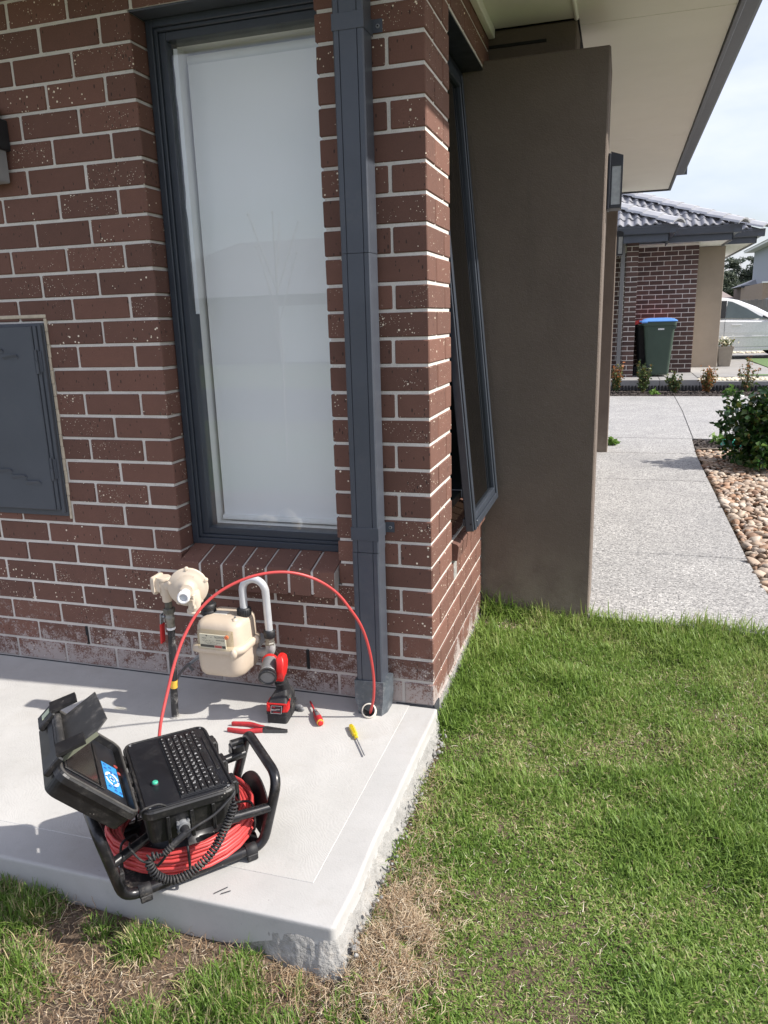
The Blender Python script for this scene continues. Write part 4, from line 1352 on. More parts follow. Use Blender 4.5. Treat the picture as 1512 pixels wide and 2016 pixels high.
hd.build('lever_grip', M_RED, hx)
# regulator: elbow casting, big disc facing the viewer, white hex cap, bottom spout
m = MB()
m.lathe([(.0145, 0), (.0165, .003), (.0165, .020), (.019, .030)], V3(-.858, -.285, .440), (0, 0, 1), 16)
m.tube([V3(-.858, -.285, .465), V3(-.860, -.287, .500), V3(-.862, -.289, .525)], [.020, .024, .021], 16)
m.lathe([(.024, 0), (.026, .006), (.024, .012)], V3(-.862, -.289, .518), (0, 0, 1), 14)
fx = frame_xf(V3(-.886, -.288, .503), (0, -1, 0), (0, 0, 1))
for (s_, h0, h1) in ((1.0, -.004, .004), (.86, -.012, -.004), (.8, .004, .022)):
    q = rrect(-.030 * s_, .030 * s_, -.032 * s_, .032 * s_, .010, 3)
    m.loft([[fx @ Vector((a, b, -h0)) for a, b in q], [fx @ Vector((a, b, -h1)) for a, b in q]], True, False, False)
m.tube([V3(-.885, -.286, .503), V3(-.80, -.292, .503)], .021, 16)
reg = m.build('regulator', M_BEIGE_L, gm)
ax = Vector((.40, -1.0, .0)).normalized(); rc = V3(-.7685, -.290, .5005)
m = MB()
m.lathe([(.044, -.020), (.053, -.015), (.0645, -.005), (.0665, -.003), (.0665, .004), (.0640, .0055), (.0590, .006), (.051, .011), (.037, .0165), (.026, .019), (.022, .027), (.020, .034)], rc, ax, 48)
a0 = ax.orthogonal().normalized(); b0 = ax.cross(a0)
up = (Vector((0, 0, 1)) - ax * ax.z).normalized(); rt = up.cross(-ax).normalized() if False else ax.cross(up) * -1
for k in range(5):
    a = pi / 2 + .02 + 2 * pi * k / 5
    c = rc + (rt * cos(a) + up * sin(a)) * .0625
    m.lathe([(.0078, -.005), (.0078, .004), (.0062, .006)], c, ax, 14)
    m.lathe([(.0042, .005), (.0042, .009), (.0034, .0095)], c, ax, 6, False)
m.build('regulator_disc', M_BEIGE_L, reg)
m = MB()   # raised lettering on an arc, as on the casting
for i, ch in enumerate('EQUIMETER'):
    a = radians(136 - i * 9.5)
    pos = rc + (rt * cos(a) + up * sin(a)) * .0445 + ax * .0150
    text_mb(m, ch, .0078, frame_xf(pos, rt * sin(a) - up * cos(a), rt * cos(a) + up * sin(a) + ax * .25), .0012)
m.build('cast_lettering', plain('cast_letter_beige', (.70, .61, .50), .4), reg)
m = MB(); c2 = rc + ax * .026 + Vector((-.006, 0, -.012))
m.lathe([(.0180, 0), (.0180, .030), (.0188, .031), (.0200, .033), (.0200, .050), (.0186, .053), (.0135, .053), (.0124, .049), (.0124, .040)], c2, ax, 28)
for k in range(14):
    a = 2 * pi * k / 14; d = a0 * cos(a) + b0 * sin(a)
    m.cyl(c2 + d * .0198 + ax * .034, c2 + d * .0198 + ax * .050, .0013, None, 5)
cap = m.build('hex_cap', M_WHITEP, reg)
m = MB(); m.lathe([(.0126, .0445), (.0001, .0445)], c2, ax, 6, False, False); m.build('hex_recess', plain('shaded_white_recess', (.52, .55, .58), .5), cap)  # shade of the recess put into a greyer copy of the white
m = MB()   # spout with lugs below the disc
m.tube([rc + ax * .012 + Vector((.018, 0, -.010)), rc + ax * .020 + Vector((.026, 0, -.040)), rc + ax * .012 + Vector((.014, .004, -.078))], [.022, .021, .019], 14)
m.lathe([(.020, 0), (.023, .003), (.023, .010), (.019, .012)], rc + ax * .012 + Vector((.013, .004, -.086)), (.12, -.1, 1), 18)
m.box(rc.x + .034, rc.x + .042, rc.y - .040, rc.y - .010, rc.z - .062, rc.z - .012, None, .002)
m.box(rc.x + .020, rc.x + .040, rc.y - .042, rc.y - .034, rc.z - .050, rc.z - .028, None, .002)
m.build('vent_spout', M_BEIGE_L, reg)
# black connection from regulator to the meter top
m = MB(); m.lathe([(.022, 0), (.027, .004), (.027, .018), (.024, .020), (.028, .026), (.028, .040), (.022, .044)], V3(-.775, -.165, .352), (0, 0, 1), 20)
m.tube(spline([V3(-.775, -.165, .39), V3(-.775, -.175, .42), V3(-.770, -.23, .45), V3(-.768, -.28, .47)], 5), .018, 12)
m.build('inlet_union', M_PLASTIC, gm)
# body: rounded casing with a flange
m = MB()
def casing(z, x0, x1, ya, yb, rf, rb): return [V3(a, b, z) for a, b in rrect(x0, x1, ya, yb, [rf, rb, rb, rf * .6], 6)]
X0_, X1_, YA, YB = -.792, -.616, -.252, -.098
lv = []
for z, i, rf in ((.152, .034, .045), (.1535, .022, .045), (.158, .012, .045), (.168, .006, .044), (.19, .003, .042), (.250, .002, .04)):
    lv.append(casing(z, X0_ + i, X1_ - i, YA + i, YB - i * .3, rf, .02))
m.loft(lv)
m.loft([casing(z, X0_ - 0.012 + i, X1_ + .010 - i, YA - .012 + i, YB, .045, .02) for z, i in ((.2505, .004), (.253, .0), (.266, .0), (.272, .003), (.276, .008))])
lv = []
for z, i, rf in ((.274, .003, .042), (.338, .005, .042), (.350, .008, .042), (.357, .014, .04), (.3615, .024, .036), (.363, .038, .03)):
    lv.append(casing(z, X0_ + i, X1_ - i * 1.0, YA + i * (1.0 if z < .34 else 1.5), YB - i * .3, rf, .02))
m.loft(lv)
for (x, y, z) in ((-.637, -.259, .256), (X1_ + .006, -.14, .262), (X0_ - .006, -.20, .262)):
    m.sphere(V3(x, y, z), .013, 12, 8, (1, .9, 1.35))
m.sphere(V3(-.650, -.205, .357), .011, 12, 8, (1.0, 1.5, .9))
body = m.build('meter_body', M_BEIGE, gm)
m = MB(); m.cyl(V3(-.650, -.205, .366), V3(-.650, -.207, .3715), .0042, .0035, 8); m.build('screw', M_GALV, body)
# index window with label, digits and orange seal
yw = YA + .002
m = MB(); m.box(-.769 - O.x, -.640 - O.x, yw - .018 - O.y, yw + .006 - O.y, .268, .334, None, .003)
m.build('index_cover', M_CLEARP, body)
m = MB(); m.box(-.762 - O.x, -.662 - O.x, yw - .012 - O.y, yw - .008 - O.y, .271, .322, None, .0008)
plate = m.build('label_plate', M_PAPER, body)
m = MB(); T = frame_xf(V3(-.712, yw - .0124, .2965), (1, 0, 0), (0, 0, 1))
def TX(s, x, z, size, al='CENTER'): text_mb(m, s, size, T @ Matrix.Translation((x, z, 0)), .0003, al)
TX('7627KW', .026, .0165, .0105); TX('gas', -.004, .0165, .005); TX('meter', -.031, .0115, .0075)
TX('NATURAL GAS   m3', -.018, .0025, .0048); TX('MAX 7.6  Qmin 0.05  MADE IN', .0, -.0035, .0046); TX('Pmax 50 kPa  No 1142', -.002, -.0085, .0042)
for i in range(14):
    w = random.choice((.0006, .0012)); m.box(.014 + i * .0022, .014 + i * .0022 + w, .0045, .0085, .0004, .0006, T)
m.prism([T @ Vector(q) for q in ((-.022, .017, .0004), (-.026, .0225, .0004), (-.018, .0225, .0004))], T.to_3x3() @ Vector((0, 0, .0003)))
m.box(-.047, .006, -.0215, -.0125, .0003, .0008, T); m.box(.036, .049, -.0215, -.0125, .0003, .0008, T)
m.mat(1).box(.0075, .0345, -.0215, -.0125, .0003, .0008, T)
m.mat(2)
for i, ch in enumerate('01403'): TX(ch, -.0395 + i * .0100, -.017, .0078)
for i, ch in enumerate('518'): TX(ch, .0125 + i * .0085, -.017, .0072)
bm_ = m.v[-1]
lab = m.build('label_print', [M_INK, plain('red_digit_panel', (.45, .06, .06), .5), M_PAPER], plate)
for vv in lab.data.polygons:
    pass
m = MB(); m.cyl(V3(-.655, yw - .0135, .3185), V3(-.655, yw - .0195, .3185), .0072, .0068, 18); m.build('seal', M_ORANGE, body)
m = MB(); m.box(-.750 - O.x, -.700 - O.x, -.178 - O.y, -.150 - O.y, .3628, .3640); m.build('sticker', M_PAPER, body)
# aluminium goose neck
m = MB()
pts = [V3(-.641, -.155, .385), V3(-.641, -.155, .452)]
for k in range(1, 12):
    a = pi - pi * k / 12; pts.append(V3(-.601 + .040 * cos(a), -.155 + .012 * (k / 12), .452 + .040 * sin(a)))
pts += [V3(-.561, -.140, .452), V3(-.561, -.132, .29)]
m.tube(pts, .0135, 16); m.build('outlet_pipe', M_ALPIPE, gm)
m = MB(); m.lathe([(.022, 0), (.024, .003), (.024, .026), (.019, .029)], V3(-.641, -.155, .358), (0, 0, 1), 22)
for k in range(22):
    a = 2 * pi * k / 22; m.cyl(V3(-.641 + .024 * cos(a), -.155 + .024 * sin(a), .362), V3(-.641 + .024 * cos(a), -.155 + .024 * sin(a), .383), .0016, None, 5)
m.build('union_nut', M_PLASTIC, gm)
m = MB(); m.lathe([(.017, 0), (.021, .003), (.021, .026), (.018, .029)], V3(-.561, -.132, .272), (0, 0, 1), 18); m.build('union_nut', M_PLASTIC, gm)
m = MB(); m.lathe([(.0155, 0), (.018, .003), (.018, .014), (.0155, .018), (.0165, .022), (.0165, .034)], V3(-.561, -.132, .238), (0, 0, 1), 6, False); m.build('hex_nipple', M_BRASS, gm)
m = MB(); m.tube(spline([V3(-.561, -.132, .246), V3(-.561, -.131, .228), V3(-.571, -.126, .211), V3(-.592, -.118, .205), V3(-.64, -.10, .205), V3(-.66, -.0, .205)], 6), .0175, 14); m.build('elbow', M_CONCRETE_GREY, gm)
m = MB(); m.tube([V3(-.965, -.012, .045), V3(-.93, -.09, .105), V3(-.80, -.12, .21)], .0085, 4)
m.tube([V3(-.868, -.275, .132), V3(-.90, -.19, .125), V3(-.925, -.10, .112)], .006, 8)
m.build('wall_bracket', M_GALV, gm)
m = MB(); m.lathe([(.021, 0), (.019, .004), (.013, .007)], V3(-.876, -.285, -.001), (0, 0, 1), 16); m.build('slab_collar', M_ROUGHC, gm)

# ================================================================ CORDLESS TORCH
M_RUBBER = plain('black_rubber', (.016, .016, .018), .62, var=.25, vs=30, dirt=(.22, .20, .17), dirt_amt=.5, ds=22)
M_GREY = plain('grey_plastic', (.17, .17, .175), .45, var=.08, vs=20)
M_REDT = plain('red_tool_plastic', (.62, .018, .016), .38, var=.05, vs=20)
M_LENS = plain('lens', (.16, .16, .165), .12, var=.08, vs=60)
tb = Vector((-.502, -.236, 0))
ub = Vector((.075, .008, 0)).normalized(); vb = Vector((-.008, .11, 0)).normalized()
torch = thing('work_torch', 'red and grey cordless torch standing on its battery on the slab', 'torch', tb, (0, 0, atan2(ub.y, ub.x)))
m = MB()
m.loft([[Vector((a, b, z)) for a, b in rrect(-.036 + i, .036 - i, -.003 + i, .112 - i, .008, 3)] for z, i in ((.0, .003), (.003, .0), (.030, .0), (.034, .002))], True, False, False)
m.loft([[Vector((a, b, z)) for a, b in rrect(-.038, .038, -.004, .113, .008, 3)] for z in (.034, .044)], True, False, False)
m.loft([[Vector((a, b + (z - .044) * .45, z)) for a, b in rrect(-.034, .034, .000, .105, .008, 3)] for z in (.044, .068)], True, False, False)
bat = m.build('battery', M_RUBBER, torch)
m = MB()
for sx_ in (-1, 1):
    m.prism([(sx_ * .0345, .004, .044), (sx_ * .0345, .03, .044), (sx_ * .0345, .045, .075), (sx_ * .0345, .012, .070)], (sx_ * .003, 0, 0))
    m.prism([(sx_ * .020, -.0025 + .004, .045), (sx_ * .036, -.0025 + .006, .045), (sx_ * .036, .006, .071), (sx_ * .026, .008, .071)], (0, -.003, 0))
m.box(-.036, .036, .0035, .0075, .068, .074, None, .001)
m.build('battery_trim', M_REDT, bat)
m = MB(); Tl = frame_xf(Vector((0, -.0005, .052)), (1, 0, 0), (0, .42, 1))
m.box(-.0195, .0195, -.012, .014, .0015, .0025, Tl)
m.mat(1); 
for (a, b, c, d) in ((-.0195, .0195, .0132, .014), (-.0195, .0195, -.012, -.0112), (-.0195, -.0187, -.012, .014), (.0187, .0195, -.012, .014)): m.box(a, b, c, d, .0026, .0029, Tl)
text_mb(m, 'Milwaukee', .0072, Tl @ Matrix.Translation((-.003, .001, .0026)) @ Matrix.Rotation(.16, 4, 'Z'), .0003)
m.mat(2); text_mb(m, 'M18', .006, Tl @ Matrix.Translation((-.010, .0085, .0026)), .0003); text_mb(m, 'LITHIUM-ION', .0042, Tl @ Matrix.Translation((.002, -.0075, .0026)), .0003)
m.build('badge', [plain('badge_black', (.03, .012, .014), .4), plain('badge_silver', (.55, .52, .52), .4), M_REDT], bat)
m = MB()   # boot above the battery and the leaning grip
m.loft([[Vector((a, b, z)) for a, b in rrect(x0, x1, y0_, y1_, .010, 4)] for z, x0, x1, y0_, y1_ in ((.070, -.034, .034, .006, .112), (.082, -.030, .031, .018, .110), (.098, -.020, .026, .040, .100), (.104, -.016, .024, .045, .096))])
m.tube([(.004, .072, .098), (.006, .058, .125), (.004, .046, .150), (.008, .040, .170)], [.0235, .0205, .0195, .021], 16)
for k in range(7):
    t = k / 7; c = Vector((.005, .068 - .024 * t, .106 + .040 * t)); m.lathe([(.0225, -.0015), (.0235, 0), (.0225, .0015)], c, (0, -.5, 1), 16)
m.build('grip', M_RUBBER, torch)
hx_ = Vector((.22, -1.0, -.22)).normalized()      # the lamp points at the viewer
hc = Vector((-.022, -.004, .178))
m = MB(); m.lathe([(.018, -.098), (.024, -.094), (.026, -.084), (.0265, -.020), (.029, -.008)], hc, hx_, 28); m.build('barrel', M_GREY, torch)
m = MB(); m.lathe([(.0285, -.014), (.0305, -.012), (.0315, -.006), (.0315, .006), (.0290, .010), (.0250, .010), (.0240, .004)], hc, hx_, 32)
bz = m.build('bezel', M_RUBBER, torch)
m = MB(); m.lathe([(.0298, -.017), (.0302, -.0145), (.0285, -.012)], hc, hx_, 28); m.build('bezel_ring', M_GALV, bz)
m = MB(); m.lathe([(.0243, .0048), (.012, .0054), (.0001, .0056)], hc, hx_, 28, False, False)
m.build('lens', M_LENS, bz)
m = MB()   # red housing: a slab-sided cheek on the handle side of the barrel, tapering into the grip
lv = []
for z, x0, x1, y0_, y1_, r in ((.146, -.012, .020, .028, .062, .010), (.158, -.018, .024, .018, .062, .010), (.172, -.002, .029, .006, .056, .010), (.192, .004, .032, .006, .060, .008), (.214, .004, .032, .012, .066, .007), (.232, .000, .027, .022, .068, .006), (.239, .006, .020, .030, .062, .005)):
    lv.append([Vector((a_, b_, z)) for a_, b_ in rrect(x0, x1, y0_, y1_, r, 4)])
m.loft(lv)
m.lathe([(.0268, -.094), (.0282, -.091), (.0282, -.084), (.0268, -.081)], hc, hx_, 24)
m.prism([(-.012, .020, .150), (-.020, .010, .146), (-.012, .006, .158), (.004, .006, .164), (.010, .020, .158)], (0, .008, 0))
m.build('housing', M_REDT, torch)
m = MB(); m.sphere((.048, .096, .014), .015, 14, 8, (1.2, .5, .8)); m.sphere((.058, .090, .009), .010, 12, 8, (1.3, .6, .8))
m.build('clear_blister', plain('smoky_plastic', (.16, .16, .165), .2, var=.4, vs=80), torch)

# ================================================================ PLIERS, SCREWDRIVERS
pl = thing('pliers', 'long nose pliers with red handles lying on the slab', 'pliers', (-.535, -.298, 0), (0, 0, radians(6)))
M_TOOLST = plain('dark_tool_steel', (.085, .088, .092), .35, .7, var=.15, vs=40)
for s_, nm in ((1, 0), (-1, 1)):
    m = MB()
    pts = [(.010, s_ * .008, .0095), (-.012, s_ * .013, .0095), (-.045, s_ * .0235, .0095), (-.080, s_ * .0225, .0095), (-.112, s_ * .0195, .0095)]
    sp = spline(pts, 5); k = len(sp)
    rings = []
    for i, p in enumerate(sp):
        w = .0058 + .0022 * sin(pi * min(1, i / k * 1.3)) + .0005 * sin(i * 1.9); h = .0088
        if i == k - 1: w *= .7; h *= .8
        rings.append([p + Vector((0, w * cos(t), h * sin(t))) for t in [2 * pi * j / 12 for j in range(12)]])
    m.loft(rings); m.build('handle', M_REDM, pl)
    m = MB()
    m.prism([(-.002, s_ * .001, .004), (-.002, s_ * .0115, .004), (.022, s_ * .0125, .004), (.045, s_ * .009, .004), (.095, s_ * .0022, .004), (.095, s_ * .0006, .004), (.03, s_ * .0006, .004)], (0, 0, .011))
    m.build('jaw', M_TOOLST, pl)
m = MB(); m.cyl((.013, 0, .0148), (.013, 0, .0168), .0085, None, 16); m.build('pivot', M_TOOLST, pl)
m = MB(); m.box(.034, .044, -.0035, .0035, .0149, .0156, None, .0002); m.build('cutter_slot', M_BLACK, pl)

def driver(name, label, tip, end, hr, hl, mats, tipmat):
    tip = Vector(tip); end = Vector(end); d = (end - tip); L = d.length
    t = thing(name, label, 'screwdriver', (tip.x, tip.y, 0), (0, 0, atan2(d.y, d.x)))
    return t, L
# red insulated one: tip away from the viewer, handle butt towards us
t, L = driver('screwdriver', 'red and grey insulated screwdriver beside the torch', (-.442, -.083, 0), (-.334, -.239, 0), .012, .1, None, None)
m = MB(); m.lathe([(.0022, 0), (.0022, .008)], (0, 0, .014), (1, 0, -.04), 8); m.mat(1).lathe([(.0034, .008), (.0034, L * .42)], (0, 0, .014), (1, 0, -.01), 10); m.build('shaft', [M_TOOLST, M_REDM], t)
hx0 = L * .40
m = MB(); m.lathe([(.006, 0), (.0085, .003), (.0080, .012), (.0105, .024), (.0135, .048), (.0140, .066), (.0125, .080), (.0120, .084)], (hx0, 0, .0138), (1, 0, 0), 18)
for k in range(3):
    a = 2 * pi * k / 3 + .5
h = m.build('handle', M_REDM, t)
m = MB()
for k in range(3):
    a = 2 * pi * k / 3 + pi / 2
    prof_ = [(.0092, .004), (.0086, .013), (.0110, .024), (.0140, .044), (.0143, .056)]
    rings = []
    for (r, x) in prof_:
        rings.append([Vector((hx0 + x, (r + dr) * cos(a + da), .0138 + (r + dr) * sin(a + da))) for da, dr in ((-.55, -.0002), (-.3, .0006), (0, .0009), (.3, .0006), (.55, -.0002), (0, -.003))])
    m.loft(rings)
m.build('grip_pad', M_GREY, h)
m = MB(); m.lathe([(.0118, .0835), (.0122, .086), (.0112, .090)], (hx0, 0, .0138), (1, 0, 0), 18); m.build('yellow_ring', M_YEL, h)
m = MB(); m.lathe([(.0096, .0895), (.0096, .0925), (.006, .0935)], (hx0, 0, .0138), (1, 0, 0), 16); m.build('end_cap', M_RED, h)
# small yellow one
M_YCLEAR = NT('yellow_acetate'); M_YCLEAR.col((.72, .56, .02)); M_YCLEAR.rough(.18); M_YCLEAR.b.inputs['Transmission Weight'].default_value = .25; M_YCLEAR.b.inputs['Subsurface Weight'].default_value = .1; M_YCLEAR = M_YCLEAR.m
t, L = driver('screwdriver', 'small screwdriver with a clear yellow handle near the slab edge', (-.141, -.363, 0), (-.247, -.197, 0), .01, .1, None, None)
m = MB(); m.lathe([(.0015, 0), (.0024, .004), (.0024, L * .56)], (0, 0, .0085), (1, 0, 0), 10); m.build('shaft', M_GALV, t)
m = MB(); m.lathe([(.005, 0), (.0072, .003), (.0066, .010), (.0066, .016), (.0095, .020), (.0100, .030), (.0100, .072), (.0090, .080), (.0060, .084)], (L * .545, 0, .0098), (1, 0, 0), 6, False); m.build('handle', M_YCLEAR, t)

# ================================================================ INSPECTION CAMERA REEL
M_FRAME = plain('black_painted_tube', (.011, .011, .013), .30, var=.3, vs=12, dirt=(.22, .19, .16), dirt_amt=.28, ds=20, specks=((.42, .38, .33), 130, .80))
M_CASE = plain('black_case_plastic', (.011, .011, .012), .40, var=.25, vs=12, dirt=(.24, .22, .19), dirt_amt=.18, ds=24, specks=((.42, .39, .35), 150, .84))
M_PANEL = plain('black_panel', (.010, .011, .014), .34, var=.3, vs=9, dirt=(.17, .16, .15), dirt_amt=.16, ds=15, specks=((.40, .37, .33), 140, .86))
M_CABLE = plain('red_push_rod', (.53, .060, .058), .42, var=.08, vs=12, dirt=(.36, .10, .08), dirt_amt=.3, ds=20)
M_KEY = plain('black_key', (.012, .012, .013), .42, var=.1)
M_LEG = plain('white_legend', (.75, .75, .75), .5)
M_SCREEN = plain('dark_screen', (.020, .018, .017), .12, var=.4, vs=8)
M_BLUE = plain('blue_keypad', (.035, .25, .56), .45, var=.06, vs=12)
M_FLAP = plain('scuffed_flap', (.030, .029, .028), .6, var=.3, vs=14, dirt=(.30, .27, .24), dirt_amt=.5, ds=14)
M_OLIVEP = plain('grey_green_edge', (.17, .18, .13), .6, var=.1)
RA = radians(47.22592)
reel = thing('inspection_reel', 'black pipe inspection camera reel with open keyboard case and red cable on the slab', 'inspection camera', (-.496, -1.113, 0.004), (0, 0, RA))
zb_ = .0235
loop = [(.012, .255, zb_), (-.045, .235, .218), (-.040, -.012, .218), (0, 0, zb_), (.352, 0, zb_), (.402, -.010, .210), (.415, .245, .210), (.362, .262, zb_)]
m = MB(); m.tube(fillet(loop, [.03, .035, .04, .035, .035, .05, .035, .03], 6, True), .0135, 14, closed=True)
frame = m.build('tube_frame', M_FRAME, reel)
for (a, b) in (((-.022, -.008, .128), (.105, .055, .135)), ((.382, -.006, .130), (.262, -.004, .138)), ((.398, .243, .150), (.285, .215, .160))):
    m = MB(); m.cyl(a, b, .0125, None, 12); m.lathe([(.0155, 0), (.0155, .020)], Vector(b) - (Vector(b) - Vector(a)).normalized() * .03, Vector(b) - Vector(a), 12); m.build('strut', M_FRAME, frame)
m = MB(); m.box(-.024, .014, -.018, .018, -.008, .016, Matrix.Translation((.385, .248, .168)), .004); m.cyl((.372, .235, .158), (.372, .262, .158), .013, None, 12); m.cyl((.364, .248, .186), (.398, .248, .186), .012, None, 12)
m.build('clamp', M_FRAME, frame)
for u in (.048, .318):
    m = MB(); m.lathe([(.0145, 0), (.0165, .001), (.0165, .029), (.0145, .030)], (u - .015, 0, zb_), (1, 0, 0), 14); m.box(u - .014, u + .014, -.017, -.004, .000, .018, None, .002); m.build('foot', M_RUBBER, frame)
m = MB(); m.box(-.016, .006, -.012, .016, .055, .100, None, .003); m.build('foot', M_RUBBER, frame)
m = MB()   # base tray with cut corners
m.prism([(.022, .010, .020), (.345, .006, .020), (.352, .05, .020), (.352, .245, .020), (.30, .285, .020), (.06, .285, .020), (.016, .24, .020), (.012, .04, .020)], (0, 0, .006))
m.build('base_plate', plain('muddy_black_plate', (.014, .014, .015), .5, var=.3, vs=12, dirt=(.30, .25, .20), dirt_amt=.7, ds=24, specks=((.55, .50, .44), 70, .55)), reel)
m = MB()   # arched side guard inside the right hoop
pp = []
for k in range(13):
    t = k / 12; v = .02 + .235 * t; pp.append((.371 + .030 * (.35 + .55 * sin(pi * (t * .75 + .12))), v, .028 + .115 * (sin(pi * min(1, t * .80 + .16)) ** .6)))
poly = [(.366, .02, .022)] + pp + [(.366, .255, .022)]
m.prism(poly, (-.004, 0, 0)); m.build('side_guard', plain('guard_plastic', (.020, .017, .018), .5, var=.2), reel)
# coil of push rod: loops stacked in rows, drawn as one continuous rod
m = MB(); cc = Vector((.186, .150, 0)); pts = []
turns = 26; per = 26; rr = random.Random(4)
lays = []
for row in range(7):
    for c_ in range(4 if row < 6 else 2): lays.append((row, c_))
radj = [(.180 - .0088 * c_ + rr.uniform(-.0016, .0016) - (.0035 if row % 2 else 0), .0475 + .0098 * row * .98 + rr.uniform(-.001, .001)) for row, c_ in lays]
for i, (r0, z0) in enumerate(radj[:-1]):
    r1, z1 = radj[i + 1]; ph = rr.uniform(0, 6.28); w1 = rr.uniform(-.0015, .0015)
    for k in range(per):
        t = k / per; a = 2 * pi * t
        s = smooth(.85, 1.0, t)
        r = r0 + (r1 - r0) * s + w1 * sin(a * 2 + ph) * (1 - s); z = z0 + (z1 - z0) * s + .0012 * sin(a + ph)
        e = 1.03 - .02 * cos(2 * a)
        pts.append(cc + Vector((r * cos(a - 2.2) * e, r * sin(a - 2.2), z)))
m.tube(pts, .0047, 8)
coil = m.build('cable_coil', M_CABLE, reel)
for a in (-1.75, -.55, .9, 2.4, 3.6):
    d = Vector((cos(a), sin(a), 0)); m = MB()
    q = [cc + d * .191 + Vector((0, 0, .040)), cc + d * .1935 + Vector((0, 0, .075)), cc + d * .189 + Vector((0, 0, .118)), cc + d * .165 + Vector((0, 0, .124)), cc + d * .140 + Vector((0, 0, .112)), cc + d * .136 + Vector((0, 0, .055)), cc + d * .150 + Vector((0, 0, .036)), cc + d * .178 + Vector((0, 0, .034))]
    m.tube(spline(q, 4, True), .0034, 8, closed=True); m.build('cage_wire', M_RUBBER, reel)
m = MB(); m.lathe([(.112, .027), (.112, .060), (.085, .066), (.085, .150), (.09, .156), (.09, .166)], (.186, .150, 0), (0, 0, 1), 32); m.build('drum', M_FRAME, reel)
# ---- case: local tray with its own slight turn
CA = radians(-4)
CX = Matrix.Translation((.172, .086, 0)) @ Matrix.Rotation(CA, 4, 'Z')
def CP(x, y, z): return CX @ Vector((x, y, z))
def crings(mb, lv, n=6, cap=True):
    mb.loft([[CP(a, b, z) for a, b in rrect(-w, w, -l, l, r, n)] for z, w, l, r in lv], cap, False, False)
W2, L2 = .110, .166
m = MB()
crings(m, [(.178, W2 - .018, L2 - .020, .02), (.181, W2 - .012, L2 - .013, .022), (.250, W2 - .006, L2 - .006, .024), (.252, W2, L2, .026), (.268, W2, L2, .026), (.272, W2 - .003, L2 - .003, .024)], 5, True)
case = m.build('case', M_CASE, reel)
m = MB(); m.tube([CP(a, b, .2725) for a, b in rrect(-W2 + .006, W2 - .006, -L2 + .006, L2 - .006, .022, 6)], .0034, 6, closed=True); m.build('rim_seal', M_CASE, case)
m = MB(); crings(m, [(.2722, W2 - .012, L2 - .012, .018), (.2738, W2 - .013, L2 - .013, .018)], 5); m.build('deck', M_PANEL, case)
m = MB(); m.box(-.018, W2 - .016, -.145, .146, .2740, .2752, CX, .0005); m.build('keyboard_tray', M_PANEL, case)
for v in (-.10, .0, .10):       # ribs on the front and latches on the right side
    m = MB(); m.box(W2 - .004, W2 + .012, v - .022, v + .022, .225, .262, CX, .003); m.box(W2 + .010, W2 + .016, v - .018, v + .018, .205, .255, CX, .002); m.build('latch', M_CASE, case)
for u in (-.055, .0, .05):
    m = MB(); m.box(u - .004, u + .004, -L2 - .001, -L2 + .012, .180, .250, CX, .001); m.build('rib', M_CASE, case)
# keyboard: six rows seen with their tops towards the lid
kb = MB(); kb.box(-.0175, .0835, -.142, .143, .2754, .2770, CX, .0006)
kbo = kb.build('keyboard', M_PANEL, reel)
rows = ['eF1F2F3F4F5F6F7F8F9', '`1234567890-=<', 'tQWERTYUIOP[]', 'cASDFGHJKL;e', 'sZXCVBNM,./s', 'FCWA AMCLDR']
pitch_u = .0162
legend = MB()
def kw(r):
    if r == 0: return [1.0] * 16
    if r == 1: return [1] * 13 + [1.9]
    if r == 2: return [1.4] + [1] * 12 + [1.5]
    if r == 3: return [1.7] + [1] * 11 + [2.2]
    if r == 4: return [2.1] + [1] * 10 + [1, 1.8]
    return [1.2, 1, 1, 1.1, 4.6, 1.1, 1, 1, 1, 1, 1]
leg = [list('') , list('`1234567890-='), list('QWERTYUIOP[]'), list('ASDFGHJKL;\''), list('ZXCVBNM,./'), []]
words = [['Esc', 'F1', 'F2', 'F3', 'F4', 'F5', 'F6', 'F7', 'F8', 'F9', 'F10', 'F11', 'F12', 'Num', 'Prt', 'Del'], list('`1234567890-=') + ['Bksp'], ['Tab'] + list('QWERTYUIOP[]') + ['\\'], ['Caps'] + list('ASDFGHJKL;\'') + ['Enter'], ['Shift'] + list('ZXCVBNM,./') + ['^', 'Shift'], ['Ctrl', 'Fn', 'Win', 'Alt', '', 'Alt', '@', 'Ctrl', '<', 'v', '>']]
_kc = {}
